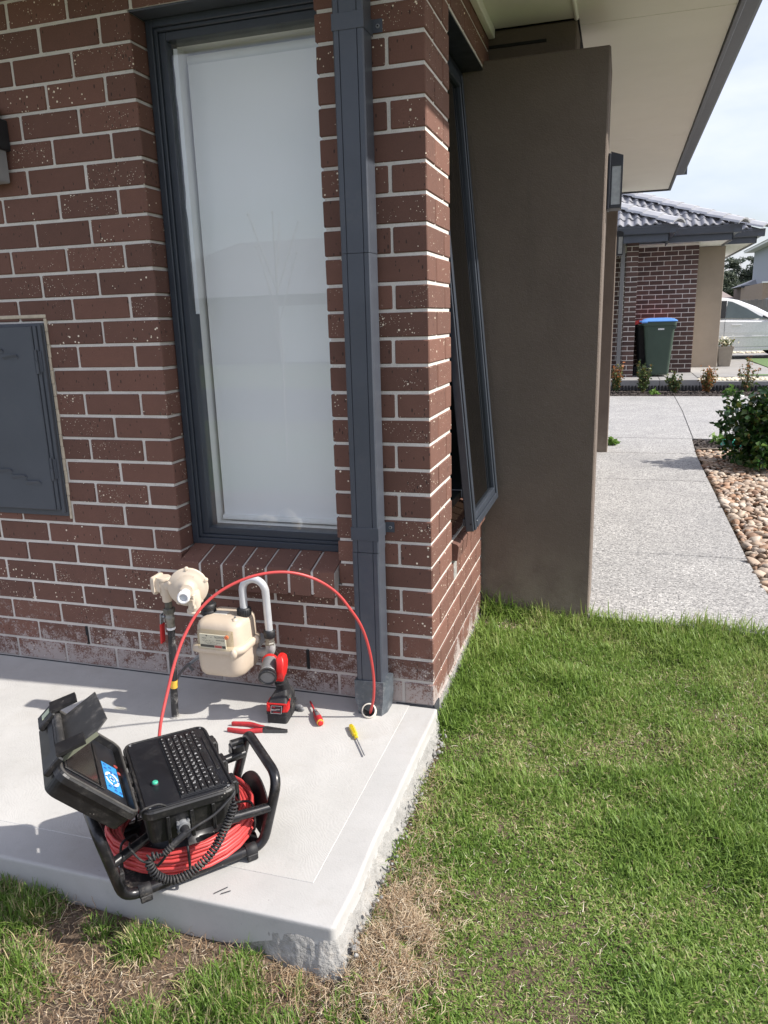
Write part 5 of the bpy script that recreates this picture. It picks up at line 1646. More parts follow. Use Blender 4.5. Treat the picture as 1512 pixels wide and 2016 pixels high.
for r in range(6):
    ws_ = kw(r); tot = sum(ws_); sc_ = .282 / tot; v = -.1405
    u0 = -.0165 + r * pitch_u + (0 if r else .0015); hu = pitch_u * (.86 if r else .66)
    for i, w in enumerate(ws_):
        w_ = w * sc_ - .0022; vc = v + w * sc_ / 2; v += w * sc_
        key = (round(w_, 4), round(hu, 4))
        if key not in _kc:
            km = MB(); q0 = rrect(-hu / 2, hu / 2, -w_ / 2, w_ / 2, .0015, 2)
            km.loft([[Vector((a, b, 0)) for a, b in q0], [Vector((a * .9, b * .92, .0026)) for a, b in q0]], True, False, False); _kc[key] = km.mesh('key', M_KEY)
        pos = CP(u0 + hu / 2, vc, .2771)
        link('key', _kc[key], kbo, pos, (0, 0, CA))
        s = words[r][i] if i < len(words[r]) else ''
        if s:
            sz = (.0078 if len(s) == 1 else .0042)
            text_mb(legend, s, sz, Matrix.Translation(CP(u0 + hu * (.42 if len(s) == 1 else .4), vc - (w_ * .12 if len(s) == 1 else 0), .2771 + .0026)) @ Matrix.Rotation(CA + pi / 2, 4, 'Z'), .0003)
            if r in (1, 2, 3) and len(s) == 1:
                text_mb(legend, random.choice('!@#$%&*()'), .0045, Matrix.Translation(CP(u0 + hu * .62, vc + w_ * .22, .2771 + .0026)) @ Matrix.Rotation(CA + pi / 2, 4, 'Z'), .0003)
legend.build('key_legends', M_LEG, kbo)
m = MB(); bcn = CP(-.062, -.058, .2738); m.lathe([(.0095, 0), (.0095, .003), (.008, .004)], bcn, (0, 0, 1), 16); m.mat(1).lathe([(.0072, .003), (.0072, .007), (.005, .0085)], bcn, (0, 0, 1), 16)
m.build('green_button', [M_PLASTIC, plain('green_cap', (.05, .42, .27), .4)], case)
m = MB(); m.lathe([(.004, 0), (.004, .0012)], CP(.094, -.15, .2738), (0, 0, 1), 10)
for (a, b) in ((.094, .15), (-.09, .15), (-.09, -.15)): m.lathe([(.003, 0), (.003, .0012)], CP(a, b, .2738), (0, 0, 1), 10)
m.build('screws', M_GALV, case)
m = MB(); m.box(.0855, .0935, -.07, .10, .2740, .2775, CX, .0008); m.build('touch_strip', M_CASE, case)
# connector and plug on the front face of the case, coiled lead
cf = CP(-.022, -L2 + .010, .212)
m = MB(); fd = (CX.to_3x3() @ Vector((0, -1, .10))).normalized()
m.lathe([(.0155, 0), (.0155, .010), (.0135, .012), (.0135, .020)], cf, fd, 18)
for k in range(4):
    a = pi / 4 + k * pi / 2; m.lathe([(.0035, .002), (.0035, .012)], cf + Vector((cos(a) * .017 * cos(RA) if False else cos(a) * .017, 0, sin(a) * .017)), fd, 8)
m.build('socket', M_GALV, case)
m = MB(); p0 = cf + fd * .018; m.lathe([(.0105, 0), (.0105, .022), (.009, .026)], p0, fd, 16); p1 = p0 + fd * .020
m.tube([p1, p1 + Vector((-.020, -.002, -.010)), p1 + Vector((-.040, -.002, -.024)), p1 + Vector((-.056, 0, -.036))], [.0092, .0080, .0066, .005], 12)
for k in range(4): m.lathe([(.0088, 0), (.0088, .002)], p1 + Vector((-.036 - .005 * k, -.002, -.021 - .0036 * k)), (-.8, 0, -.5), 10)
plug = m.build('plug', M_RUBBER, reel)
cpts = [p1 + Vector((-.056, 0, -.036)), (.050, -.100, .178), (.058, -.108, .140), (.092, -.112, .112), (.140, -.110, .112), (.190, -.108, .142), (.226, -.106, .190), (.250, -.104, .232), (.256, -.098, .256)]
cl_ = spline(cpts, 40)
hp = []
tl = 0; prevp = cl_[0]; ref = Vector((0, 1, .1))
NT_ = 46; M_ = len(cl_)
cum = [0]
for i in range(1, M_): cum.append(cum[-1] + (cl_[i] - cl_[i - 1]).length)
tot = cum[-1]
steps = NT_ * 12
j = 0
for i in range(steps + 1):
    d = tot * i / steps
    while j < M_ - 2 and cum[j + 1] < d: j += 1
    t = (d - cum[j]) / max(1e-6, cum[j + 1] - cum[j]); p = cl_[j].lerp(cl_[j + 1], t)
    tg = (cl_[j + 1] - cl_[j]).normalized(); nn = (ref - tg * ref.dot(tg)).normalized(); bb = tg.cross(nn)
    a = 2 * pi * NT_ * i / steps; rad = .0085 * min(1, i / 30, (steps - i) / 30)
    hp.append(p + (nn * cos(a) + bb * sin(a)) * rad)
m = MB(); m.tube(hp, .0027, 6); m.build('coiled_lead', M_RUBBER, reel)
m = MB(); m.tube(spline([(.256, -.098, .256), (.262, -.090, .268), (.250, -.100, .262), (.205, -.108, .238), (.150, -.110, .222), (.105, -.108, .200), (.082, -.100, .165), (.070, -.085, .142)], 8), .0032, 8)
m.tube(spline([(.07, -.085, .142), (.04, -.06, .15), (.025, -.02, .16), (.03, .02, .15)], 6), .0026, 8)
m.tube(spline([(.045, -.06, .262), (.052, -.072, .285), (.085, -.074, .290), (.105, -.070, .2765)], 8), .0026, 8)
m.build('lead', M_RUBBER, reel)
# ---- the lid
LA = radians(47)
LX = CX @ Matrix.Translation((-W2 - .006, 0, .266)) @ Matrix.Rotation(LA, 4, 'Y') @ Matrix.Rotation(0, 4, 'Z')
# local lid axes: -x runs out from the hinge, +z is the inside face
def lrings(mb, lv, n=6, cap=True):
    mb.loft([[LX @ Vector((a - W2 - .002, b, z)) for a, b in rrect(-w, w, -l, l, r, n)] for z, w, l, r in lv], cap, False, False)
m = MB()
lrings(m, [(-.056, W2 - .020, L2 - .022, .02), (-.052, W2 - .012, L2 - .013, .022), (-.014, W2 - .005, L2 - .005, .024), (-.012, W2, L2, .026), (.002, W2, L2, .026), (.006, W2 - .003, L2 - .003, .024), (.006, W2 - .011, L2 - .011, .02), (-.010, W2 - .013, L2 - .013, .018)], 5)
lid = m.build('lid', M_CASE, reel)
m = MB(); m.tube([LX @ Vector((a - W2 - .002, b, .0062)) for a, b in rrect(-W2 + .006, W2 - .006, -L2 + .006, L2 - .006, .022, 6)], .0034, 6, closed=True)
m.build('rim_seal', plain('dusty_seal', (.05, .047, .043), .7, var=.4, vs=30), lid)
for v in (-.095, -.08, .08, .095, -.012, .012):
    m = MB(); m.cyl(CP(-W2 - .004, v - .012, .268), CP(-W2 - .004, v + .012, .268), .0075, None, 10); m.build('hinge', M_CASE, lid)
cx0 = -W2 - .002
m = MB(); m.box(cx0 - W2 + .016, cx0 + W2 - .016, -L2 + .016, L2 - .016, -.0098, -.0080, LX, .0005); m.build('panel', M_PANEL, lid)
m = MB(); m.box(cx0 - .080, cx0 + .030, -.098, .110, -.0078, -.0050, LX, .001); scr = m.build('screen_bezel', M_CASE, lid)
m = MB(); m.box(cx0 - .074, cx0 + .012, -.090, .100, -.0049, -.0040, LX); m.build('screen', M_SCREEN, scr)
m = MB(); m.box(cx0 + .0165, cx0 + .0205, -.098, .110, -.0049, -.0022, LX, .0008); m.build('screen_ledge', M_CASE, scr)
bx0, bx1, by0, by1 = cx0 + .040, cx0 + .086, -.085, .045
m = MB(); m.box(bx0, bx1, by0, by1, -.0079, -.0066, LX, .0003)
kp = m.build('keypad', M_BLUE, lid)
m = MB()
kc = Vector(((bx0 + bx1) / 2, -.024, -.0062))
q = []
for k in range(32):
    a = 2 * pi * k / 32; q.append(a)
outr = [LX @ (kc + Vector((.0205 * cos(a), .0300 * sin(a), 0))) for a in q]; inr = [LX @ (kc + Vector((.0145 * cos(a), .0215 * sin(a), 0))) for a in q]
m.add(outr + inr, [(i, (i + 1) % 32, 32 + (i + 1) % 32, 32 + i) for i in range(32)], False)
for k in range(12):
    a = 2 * pi * k / 12 + .1
    c_ = kc + Vector((.0062 * cos(a), .0088 * sin(a), 0)); c_ = c_ + Vector((0, 0, 0))
    if k % 3: m.cyl(LX @ (c_ - Vector((0, 0, .0004))), LX @ (c_ + Vector((0, 0, .0003))), .0018, None, 8)
m.build('keypad_ring', M_LEG, kp)
m = MB(); m.mat(0)
for (a, b) in ((.008, .030), (.008, .012), (.024, .036), (.024, .016), (.038, .036), (.010, .112), (.026, .106), (.026, .120), (.040, .120)):
    c_ = LX @ Vector((bx0 + a, by1 - b, -.0066)); nz_ = LX.to_3x3() @ Vector((0, 0, 1)); m.lathe([(.0042, 0), (.0042, .0012), (.003, .0016)], c_, nz_, 12)
for a in (0, pi / 2, pi, 3 * pi / 2):
    c_ = LX @ (kc + Vector((.0175 * cos(a), .0258 * sin(a), .0))); m.lathe([(.0030, 0), (.0030, .0010)], c_, nz_, 10)
m.lathe([(.0042, 0), (.0042, .0012), (.003, .0016)], LX @ kc, nz_, 12)
m.build('buttons', plain('dark_blue_button', (.02, .10, .30), .45), kp)
m = MB()
for (a, b) in ((cx0 + .088, .060), (cx0 + .094, .030)): m.lathe([(.0065, 0), (.0065, .001)], LX @ Vector((a, b, -.0080)), nz_, 14)
m.build('red_button', plain('dull_red', (.30, .05, .045), .5), lid)
m = MB(); m.box(cx0 - .070, cx0 - .040, -.148, -.1405, -.0078, -.0070, LX); m.build('label', M_LEG, lid)
# sun shade flaps and latches standing up from the outer edge of the lid
m = MB()
m.prism([LX @ Vector(q_) for q_ in ((cx0 - .100, -.082, -.004), (cx0 - .100, .085, -.004), (cx0 - .075, .085, .112), (cx0 - .066, -.060, .118), (cx0 - .072, -.082, .088))], LX.to_3x3() @ Vector((.003, 0, .0)))
fl_ = m.build('sun_shade', M_FLAP, lid)
m = MB(); m.prism([LX @ Vector(q_) for q_ in ((cx0 - .096, -.0835, -.004), (cx0 - .084, -.0835, -.002), (cx0 - .062, -.0835, .084), (cx0 - .072, -.0835, .088))], LX.to_3x3() @ Vector((0, .004, 0))); m.build('shade_side', M_OLIVEP, fl_)
for v in (-.105, .110):
    m = MB()
    m.box(cx0 - W2 - .012, cx0 - W2 + .004, v - .028, v + .028, -.030, .020, LX, .003)
    m.prism([LX @ Vector(q_) for q_ in ((cx0 - W2 - .010, v - .026, .016), (cx0 - W2 - .010, v + .026, .016), (cx0 - W2 + .020, v + .022, .070), (cx0 - W2 + .020, v - .022, .070))], LX.to_3x3() @ Vector((-.007, 0, .003)))
    m.build('latch', M_CASE, lid)
m = MB(); m.box(cx0 - W2 - .003, cx0 - W2 + .011, -.075, .082, .004, .016, LX, .003); m.tube([LX @ Vector((cx0 - W2 + .004, -.078, .018)), LX @ Vector((cx0 - W2 + .004, .084, .018))], .0085, 10); m.build('handle', M_FLAP, lid)
m = MB(); m.box(cx0 - W2 - .0135, cx0 - W2 - .0125, .098, .120, -.012, .012, LX); m.build('latch_sticker', plain('faded_sticker', (.55, .60, .42), .5), lid)
for v in (-.06, .02, .09):
    m = MB(); m.box(cx0 - .07 , cx0 + .09, v, v + .0015, -.057, -.0555, LX)
    m.build('rib', M_CASE, lid)

# ================================================================ LOOSE CABLE OVER TO THE PIPE
rod = [(-.60, -.80, .115), (-.622, -.755, .165), (-0.633, -0.72, 0.218), (-0.635, -0.7, 0.255), (-0.639, -0.65, 0.318), (-0.637, -0.6, 0.391), (-0.627, -0.55, 0.455), (-0.598, -0.5, 0.519), (-0.544, -0.45, 0.567), (-0.466, -0.4, 0.598), (-0.385, -0.35, 0.600), (-0.314, -0.3, 0.569), (-0.259, -0.25, 0.51), (-0.221, -0.22, 0.441), (-0.195, -0.19, 0.369), (-0.180, -0.165, 0.278), (-0.175, -0.145, 0.174), (-0.182, -0.130, 0.089), (-0.199, -0.116, 0.026), (-.208, -.095, .0)]
m = MB(); m.tube(spline(rod, 6), .0047, 10)
o = m.build('push_cable', M_CABLE); tag(o, 'red cable arching from the reel down into the drain pipe', 'cable')
# scrape marks on the slab
m = MB()
for (x, y, l, a) in ((-.30, -1.005, .018, .9), (-.285, -1.008, .012, .7), (.0, -.30, .0, 0)):
    if l: m.box(-l, l, -.0014, .0014, .0023, .0028, Matrix.Translation((x, y, .0)) @ Matrix.Rotation(a, 4, 'Z'))
m.build('scuff_mark', M_BITUMEN, slab)
# ================================================================ THE NEIGHBOURING HOUSE
nh = thing('neighbour_house', 'neighbouring dark brick house with grey tiled hip roof beyond the driveway', 'house')
M_TILE = plain('grey_roof_tile', (.24, .24, .255), .55, var=.18, vs=3, world=True, dirt=(.30, .30, .31), dirt_amt=.4, ds=6)
M_RIDGE = plain('pale_ridge_tile', (.46, .46, .47), .5, var=.10, vs=6, world=True)
NZ = .2
def nwall(name, x0, x1, y, z0, z1, yb=None, label=None):
    m = MB(); m.box(x0, x1, y + .004, (yb or y + .25), z0, z1); o = m.build(name, M_MORTAR, nh)
    if label: o['label'] = label
    return o
nm = {}
def ncourses(par, x0, x1, y, z0, z1, side=None, ph=0):
    k = 0; z = z0 + .005
    while z + .076 <= z1 + .01:
        off = .12 * ((k + ph) % 2)
        e = []; x = x1
        first = .23 if (k + ph) % 2 == 0 else .11
        a = x1; w = first
        while a > x0 + .03:
            b = max(x0, a - w)
            if a - b > .03:
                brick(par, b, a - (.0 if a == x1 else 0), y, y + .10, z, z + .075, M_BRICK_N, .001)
            a = b - .0105; w = .23
        z += .086; k += 1
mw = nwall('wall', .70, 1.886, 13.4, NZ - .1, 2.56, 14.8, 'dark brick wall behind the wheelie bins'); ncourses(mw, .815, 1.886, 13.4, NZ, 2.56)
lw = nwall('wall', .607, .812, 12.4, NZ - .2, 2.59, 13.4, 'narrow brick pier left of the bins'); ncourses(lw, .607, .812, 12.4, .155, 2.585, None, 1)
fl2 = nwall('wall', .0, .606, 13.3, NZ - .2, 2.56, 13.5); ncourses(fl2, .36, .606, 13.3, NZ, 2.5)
m = MB(); m.box(.515, .588, 12.33, 12.39, .0, 2.73, None, .004); m.build('porch_post', plain('grey_post', (.165, .16, .155), .6, var=.05), nh)
m = MB(); m.box(2.01, 2.505, 14.9, 15.4, NZ - .05, 2.59, None, .006); m.box(1.5, 2.01, 14.95, 15.4, NZ - .1, 2.59); m.build('rendered_pier', M_RENDER_L, nh)
m = MB(); m.box(-3, 1.8, 13.6, 20, 0, 2.5); m.box(1.8, 2.45, 15.45, 20, 0, 2.5); m.build('core', M_RENDER_L, nh)
M_SOFN = plain('soffit_white', (.66, .65, .63), .7)
m = MB(); m.box(-3, 1.27, 11.95, 13.4, 2.592, 2.61); m.box(-3, 2.36, 12.90, 14.4, 2.566, 2.58); m.box(-3, 2.95, 14.3, 20, 2.595, 2.61); m.build('soffit', M_SOFN, nh)
def eave(x1, yf, zb, zg, yend):
    m = MB(); m.box(-3, x1, yf, yf + .018, zb, zg - .005, None, .002); m.box(x1 - .018, x1, yf, yend, zb, zg - .005, None, .002); m.build('fascia', M_STEEL, nh)
    g = [(0, 0), (-.075, .0), (-.092, .012), (-.098, .05), (-.115, .125), (-.12, .135), (-.108, .135), (-.10, .10), (-.0, .10)]
    m = MB(); m.prism([(-3, yf + a, zg - .005 + b) for a, b in g], (x1 + 3 + .12, 0, 0))
    m.prism([(x1 - a, yf - .1, zg - .004 + b) for a, b in g], (0, yend - yf + .1, 0)); m.build('gutter', M_STEEL, nh)
eave(1.283, 11.92, 2.495, 2.625, 13.0)
eave(2.385, 12.86, 2.535, 2.655, 14.4)
eave(2.97, 14.28, 2.565, 2.68, 20)
# roof: tiles laid in courses on planes of pitch .445
PT = math.atan(.445)
def tile_mesh(w=.30, l=.40):
    m = MB(); n = 17
    prof_ = []
    for i in range(n):
        t = i / (n - 1); x = (t - .5) * w
        u_ = (t * 2) % 1 if t < 1 else 0; prof_.append((x, .034 * (sin(pi * u_ / .62) if u_ < .62 else -.25 * sin(pi * (u_ - .62) / .38))))
    r0 = [Vector((x, 0, h)) for x, h in prof_]; r1 = [Vector((x, l, h - .0)) for x, h in prof_]
    r2 = [Vector((x, 0, h - .024)) for x, h in prof_]
    vs = r2 + r0 + r1; fs_ = []
    for b in (0, n):
        for i in range(n - 1): fs_.append((b + i, b + i + 1, b + n + i + 1, b + n + i))
    m.add(vs, fs_, False); return m.mesh('roof_tile', M_TILE)
TM = tile_mesh()
def roofplane(name, x0, y0, z0, hx, ymax, depthfn=None):
    """front-facing slope from eave (y0,z0); hx(y): right-hand hip line"""
    m = MB(); m.add([(x0, y0, z0 - .03), (hx(y0), y0, z0 - .03), (hx(ymax), ymax, z0 - .03 + (ymax - y0) * .445), (x0, ymax, z0 - .03 + (ymax - y0) * .445)], [(0, 1, 2, 3)], False)
    rf = m.build(name, M_TILE, nh)
    return rf
def tiles(rf, x0, y0, z0, hx, rows, xmin, cut=None):
    for r in range(rows):
        y = y0 + r * .32 * cos(PT); z = z0 + r * .32 * sin(PT)
        x = x0 + (.15 if r % 2 else 0)
        while x < hx(y + .15) + .05:
            if x > xmin and (cut is None or not cut(x, y)):
                o = link('roof_tile', TM, rf, (x, y, z + .004 + random.uniform(-.003, .003)), (PT - .055, 0, random.uniform(-.006, .006)))
            x += .285
hA = lambda y: 1.39 - (y - 11.80); hB = lambda y: 2.50 - (y - 12.74); hC = lambda y: 3.09 - (y - 14.16)
rA = roofplane('roof', -3, 11.80, 2.755, hA, 14.6); tiles(rA, -1.0, 11.82, 2.76, hA, 6, .15)
rB = roofplane('roof', -3, 12.74, 2.785, hB, 17.0); tiles(rB, -1.0, 12.76, 2.79, hB, 13, .15, lambda x, y: x < hA(y) - .15)
rC = roofplane('roof', 1.0, 14.16, 2.81, hC, 16.0); tiles(rC, 1.0, 14.18, 2.815, hC, 3, 1.2, lambda x, y: x < hB(y) - .1)
# right-hand slopes behind the hips
m = MB()
for h, y0, z0, L_ in ((hA, 11.80, 2.725, 2.6), (hB, 12.74, 2.755, 4.2), (hC, 14.16, 2.78, 4.0)):
    m.add([(h(y0), y0, z0), (h(y0), y0 + L_ * 2, z0), (h(y0) - L_, y0 + L_, z0 + L_ * .445)], [(0, 1, 2)], False)
m.build('roof', M_TILE, nh)
def hipcaps(rf, h, y0, z0, n, start=.0):
    d = Vector((-1, 1, .445)).normalized()
    sd = Vector((1, 1, 0)).normalized(); upv = sd.cross(d); upv = upv if upv.z > 0 else -upv
    for i in range(n):
        p = Vector((h(y0), y0, z0 + .035)) + d * (start + i * .365)
        m = MB(); rings = []
        for t, lift in ((0, .026), (.40, .006)):
            ring = []
            for (a, b) in ((-.145, -.050), (-.13, -.015), (-.05, .036), (0, .042), (.05, .036), (.13, -.015), (.145, -.050)): ring.append(d * t + sd * a + upv * (b + lift))
            rings.append(ring)
        nn = 7; vs = rings[0] + rings[1]; lo = [q - upv * .028 for q in rings[0]]
        m.add(vs, [(i_, i_ + 1, nn + i_ + 1, nn + i_) for i_ in range(nn - 1)], False); m.add(lo + rings[0], [(i_, i_ + 1, nn + i_ + 1, nn + i_) for i_ in range(nn - 1)], False)
        m.build('hip_tile', M_RIDGE, rf, p)
hipcaps(rA, hA, 11.80, 2.76, 7, -.05); hipcaps(rB, hB, 12.74, 2.79, 11, -.05); hipcaps(rC, hC, 14.16, 2.815, 3, -.05)
m = MB(); m.sphere((1.07, 11.9 + .45, 2.585), .13, 18, 8, (1, 1, .42)); m.build('porch_light', M_WHITE, nh)
# forecourt
M_PADN = M_CONC_N
m = MB(); m.box(-1, 1.255, 11.74, 13.42, -.05, NZ - .002, None, .004); m.box(1.262, 1.90, 11.74, 13.42, -.05, NZ - .002, None, .004); m.box(1.907, 8, 12.35, 15.8, -.05, NZ, None, .004); m.box(1.907, 8, 11.74, 11.86, -.05, NZ - .03, None, .004)
m.box(1.907, 4.2, 11.865, 12.345, -.05, NZ - .03)
fc = m.build('forecourt', M_PADN); tag(fc, 'grey concrete forecourt of the neighbouring house', kind='structure')
m = MB(); m.box(-1, 4.3, 11.715, 11.738, -.05, .02)
for i in range(88):
    x = -.4 + i * .055; m.cyl((x, 11.715, -.03), (x, 11.715, .105), .019, None, 6)
o = m.build('corrugated_edging', M_PLASTIC); tag(o, 'black corrugated garden edging along the forecourt', 'edging')
# cream pebbles in the strip
M_PEB = plain('cream_pebble', (.62, .56, .42), .7, var=.3, vs=30, world=True)
VS = []; FS = []; nb = 0
for i in range(1300):
    pv, pf = random.choice(protos); s = random.uniform(.018, .034)
    VS.append(pv * s + np.array((random.uniform(1.92, 4.1), random.uniform(11.88, 12.33), NZ - .03 + random.uniform(0, .012)))); FS.append(pf + nb); nb += len(pv)
tag(link('pebbles', np_mesh('pebbles', np.concatenate(VS), np.concatenate(FS), M_PEB), fc), kind='stuff')
# street side: paving, strip lawn, verge
M_TURF = plain('artificial_turf', (.11, .185, .065), .9, var=.12, vs=60, world=True, bump=.5, bs=300, bd=.004)
m = MB(); m.add([(2.2, 15.8, NZ - .004), (30, 15.8, NZ - .004), (30, 26, NZ - .004), (2.2, 26, NZ - .004)], [(0, 1, 2, 3)], False)
st_ = m.build('driveway', M_CONC_N); tag(st_, 'pale concrete driveway where the silver car stands', kind='structure')
m = MB(); m.prism([(3.42, 14.0, NZ + .001), (7, 14.0, NZ + .001), (7, 17.6, NZ + .001), (3.42, 17.6, NZ + .001)], (0, 0, .012)); m.prism([(2.62, 12.5, NZ + .001), (7, 12.5, NZ + .001), (7, 12.72, NZ + .001), (2.62, 12.72, NZ + .001)], (0, 0, .012))
o = m.build('turf', M_TURF); tag(o, 'bright green turf rectangle by the silver car', kind='stuff')
VS = []; FS = []; nb = 0
for i in range(900):
    pv, pf = random.choice(protos); s = random.uniform(.02, .045)
    VS.append(pv * s + np.array((random.uniform(2.4, 8), random.uniform(20.3, 20.9), NZ + random.uniform(0, .012)))); FS.append(pf + nb); nb += len(pv)
tag(link('pebbles', np_mesh('pebbles', np.concatenate(VS), np.concatenate(FS), M_PEB), st_), kind='stuff')

# ================================================================ WHEELIE BINS
def bin_(x, y, z, rz, cb, cl, label, sticker):
    t = thing('wheelie_bin', label, 'wheelie bin', (x, y, z), (0, 0, rz), 'wheelie bins against the brick wall')
    m = MB(); lv = []
    for h, w, d0, d1, r in ((.03, .20, -.19, .15, .05), (.06, .215, -.21, .17, .05), (.90, .268, -.275, .255, .06), (.905, .285, -.295, .275, .06), (.965, .290, -.300, .28, .06), (.97, .280, -.29, .27, .06)):
        lv.append([Vector((a, b, h)) for a, b in rrect(-w, w, d0, d1, r, 4)])
    m.loft(lv, True, False, False)
    for sx_ in (-1, 1): m.box(sx_ * .262 - .012, sx_ * .262 + .012, -.29, -.22, .84, .90, None, .004)
    b_ = m.build('body', cb, t)
    m = MB(); lv = []
    for h, i in ((.972, .0), (.985, -.008), (1.000, .01), (1.022, .05), (1.036, .12), (1.040, .18)):
        lv.append([Vector((a, b, h - (b + .3) * .0)) for a, b in rrect(-.29 + i, .29 - i, -.31 + i, .30 - i * .8, max(.02, .07 - i * .2), 4)])
    m.loft(lv, True, False, False); m.cyl((-.24, .315, .985), (.24, .315, .985), .016, None, 10); m.box(-.31, -.285, .20, .30, .955, .985, None, .005)
    m.build('lid', cl, t)
    for sx_ in (-1, 1):
        m = MB(); m.lathe([(.06, -.022), (.10, -.022), (.10, .022), (.06, .022)], (sx_ * .235, .20, .10), (1, 0, 0), 20); m.mat(1).lathe([(.058, -.018), (.058, .018)], (sx_ * .235, .20, .10), (1, 0, 0), 16)
        m.build('wheel', [M_RUBBER, M_GREY], t)
    m = MB(); m.cyl((-.2, .33, .93), (.2, .33, .93), .014, None, 8); m.cyl((-.2, .27, .93), (-.2, .33, .93), .012, None, 8); m.cyl((.2, .27, .93), (.2, .33, .93), .012, None, 8); m.build('grab_bar', cb, t)
    if sticker:
        m = MB(); T_ = frame_xf(Vector((-.2655, -.04, .845)), (0, -1, 0), (-.063, 0, 1)); m.box(-.052, .052, -.014, .014, .0, .002, T_); m.mat(1); text_mb(m, 'MELTON', .026, T_ @ Matrix.Translation((0, 0, .0021)), .0004)
        m.build('badge', [M_WHITEP, M_GREY], b_)
    return t
M_BINB = plain('bin_blue', (.10, .26, .62), .45, var=.05); M_BING = plain('bin_green', (.035, .060, .042), .5, var=.1, vs=6)
M_BINR = plain('bin_red', (.50, .03, .03), .5); M_BINK = plain('bin_black', (.012, .012, .014), .55)
bin_(1.222, 12.66, NZ, radians(90), M_BING, M_BINB, 'dark green wheelie bin with a bright blue lid by the brick wall', True)
bin_(1.09, 13.09, NZ - .03, radians(90), M_BINK, M_BINR, 'black wheelie bin with red lid hidden behind the green bin', False)

# ================================================================ FLOWER POT
pot = thing('flower_pot', 'tall square tan planter of white flowers beside the rendered pier', 'flower pot', (2.665, 15.15, NZ))
m = MB()
m.loft([[Vector((a, b, z)) for a, b in rrect(-w, w, -w, w, .01, 2)] for z, w in ((0, .105), (.005, .11), (.36, .150), (.365, .160), (.405, .163), (.405, .145), (.37, .14))], True, False, False)
m.build('planter', plain('tan_planter', (.25, .22, .18), .6, var=.08), pot)
def leafy(name, mat, pts, size, par=None, normal_up=.5, elong=1.6, kind='stuff'):
    V = []; F = []; H = []
    for i, (p, s) in enumerate(pts):
        p = Vector(p); n_ = Vector((random.gauss(0, 1), random.gauss(0, 1), random.gauss(0, 1) + normal_up)).normalized()
        t = n_.orthogonal().normalized(); t = Matrix.Rotation(random.uniform(0, 6.28), 3, n_) @ t; b = n_.cross(t)
        s = s * random.uniform(.7, 1.25); L_ = s * elong; w = s
        k = len(V); cup = n_ * s * .18
        V += [p - t * L_ * .5, p - t * L_ * .1 + b * w * .5 + cup, p + t * L_ * .5, p - t * L_ * .1 - b * w * .5 + cup, p + t * L_ * .1]
        F += [(k, k + 1, k + 2, k + 4), (k, k + 4, k + 2, k + 3)]; H += [random.random()] * 5
    o = link(name, np_mesh(name, np.array([v[:] for v in V]), np.array(F), mat, {'hue': H}, True), par)
    if kind: o['kind'] = kind
    return o
def leaf_mat(name, stops, rough=.4, trans=.25):
    k = NT(name); a = k.t.nodes.new('ShaderNodeAttribute'); a.attribute_name = 'hue'
    r = k.t.nodes.new('ShaderNodeValToRGB'); e = r.color_ramp.elements
    e[0].position = stops[0][0]; e[0].color = (*stops[0][1], 1); e[1].position = stops[-1][0]; e[1].color = (*stops[-1][1], 1)
    for ps, cc in stops[1:-1]: q = e.new(ps); q.color = (*cc, 1)
    k.l(a.outputs['Fac'], r.inputs[0]); k.col(r.outputs[0]); k.rough(rough)
    tr = k.t.nodes.new('ShaderNodeBsdfTranslucent'); k.l(r.outputs[0], tr.inputs[0]); mx_ = k.t.nodes.new('ShaderNodeMixShader'); mx_.inputs[0].default_value = trans
    k.l(k.b.outputs[0], mx_.inputs[1]); k.l(tr.outputs[0], mx_.inputs[2]); k.l(mx_.outputs[0], k.o.inputs[0]); return k.m
M_LEAF = leaf_mat('glossy_green_leaf', [(0, (.012, .040, .010)), (.45, (.022, .065, .014)), (.8, (.045, .105, .022)), (.93, (.11, .17, .03)), (1, (.20, .13, .04))], .28, .15)
M_LEAFO = leaf_mat('bronze_leaf', [(0, (.05, .07, .02)), (.35, (.12, .12, .03)), (.6, (.26, .12, .035)), (.85, (.40, .14, .05)), (1, (.45, .22, .08))], .5, .3)
M_LEAFG = leaf_mat('olive_leaf', [(0, (.03, .06, .018)), (.5, (.07, .11, .03)), (.8, (.13, .15, .04)), (1, (.24, .13, .045))], .5, .3)
M_LEAFP = leaf_mat('petal', [(0, (.75, .70, .42)), (.5, (.80, .78, .62)), (1, (.85, .84, .80))], .6, .3)
M_WOOD = plain('twig', (.11, .075, .05), .85, var=.3, vs=20)
leafy('foliage', M_LEAFG, [((random.gauss(0, .07), random.gauss(0, .07), .42 + random.uniform(0, .12)), .035) for _ in range(160)], 0, pot)
leafy('flowers', M_LEAFP, [((random.gauss(0, .085), random.gauss(0, .085), .46 + abs(random.gauss(0, .06))), .045) for _ in range(110)], 0, pot, .9, 1.0)

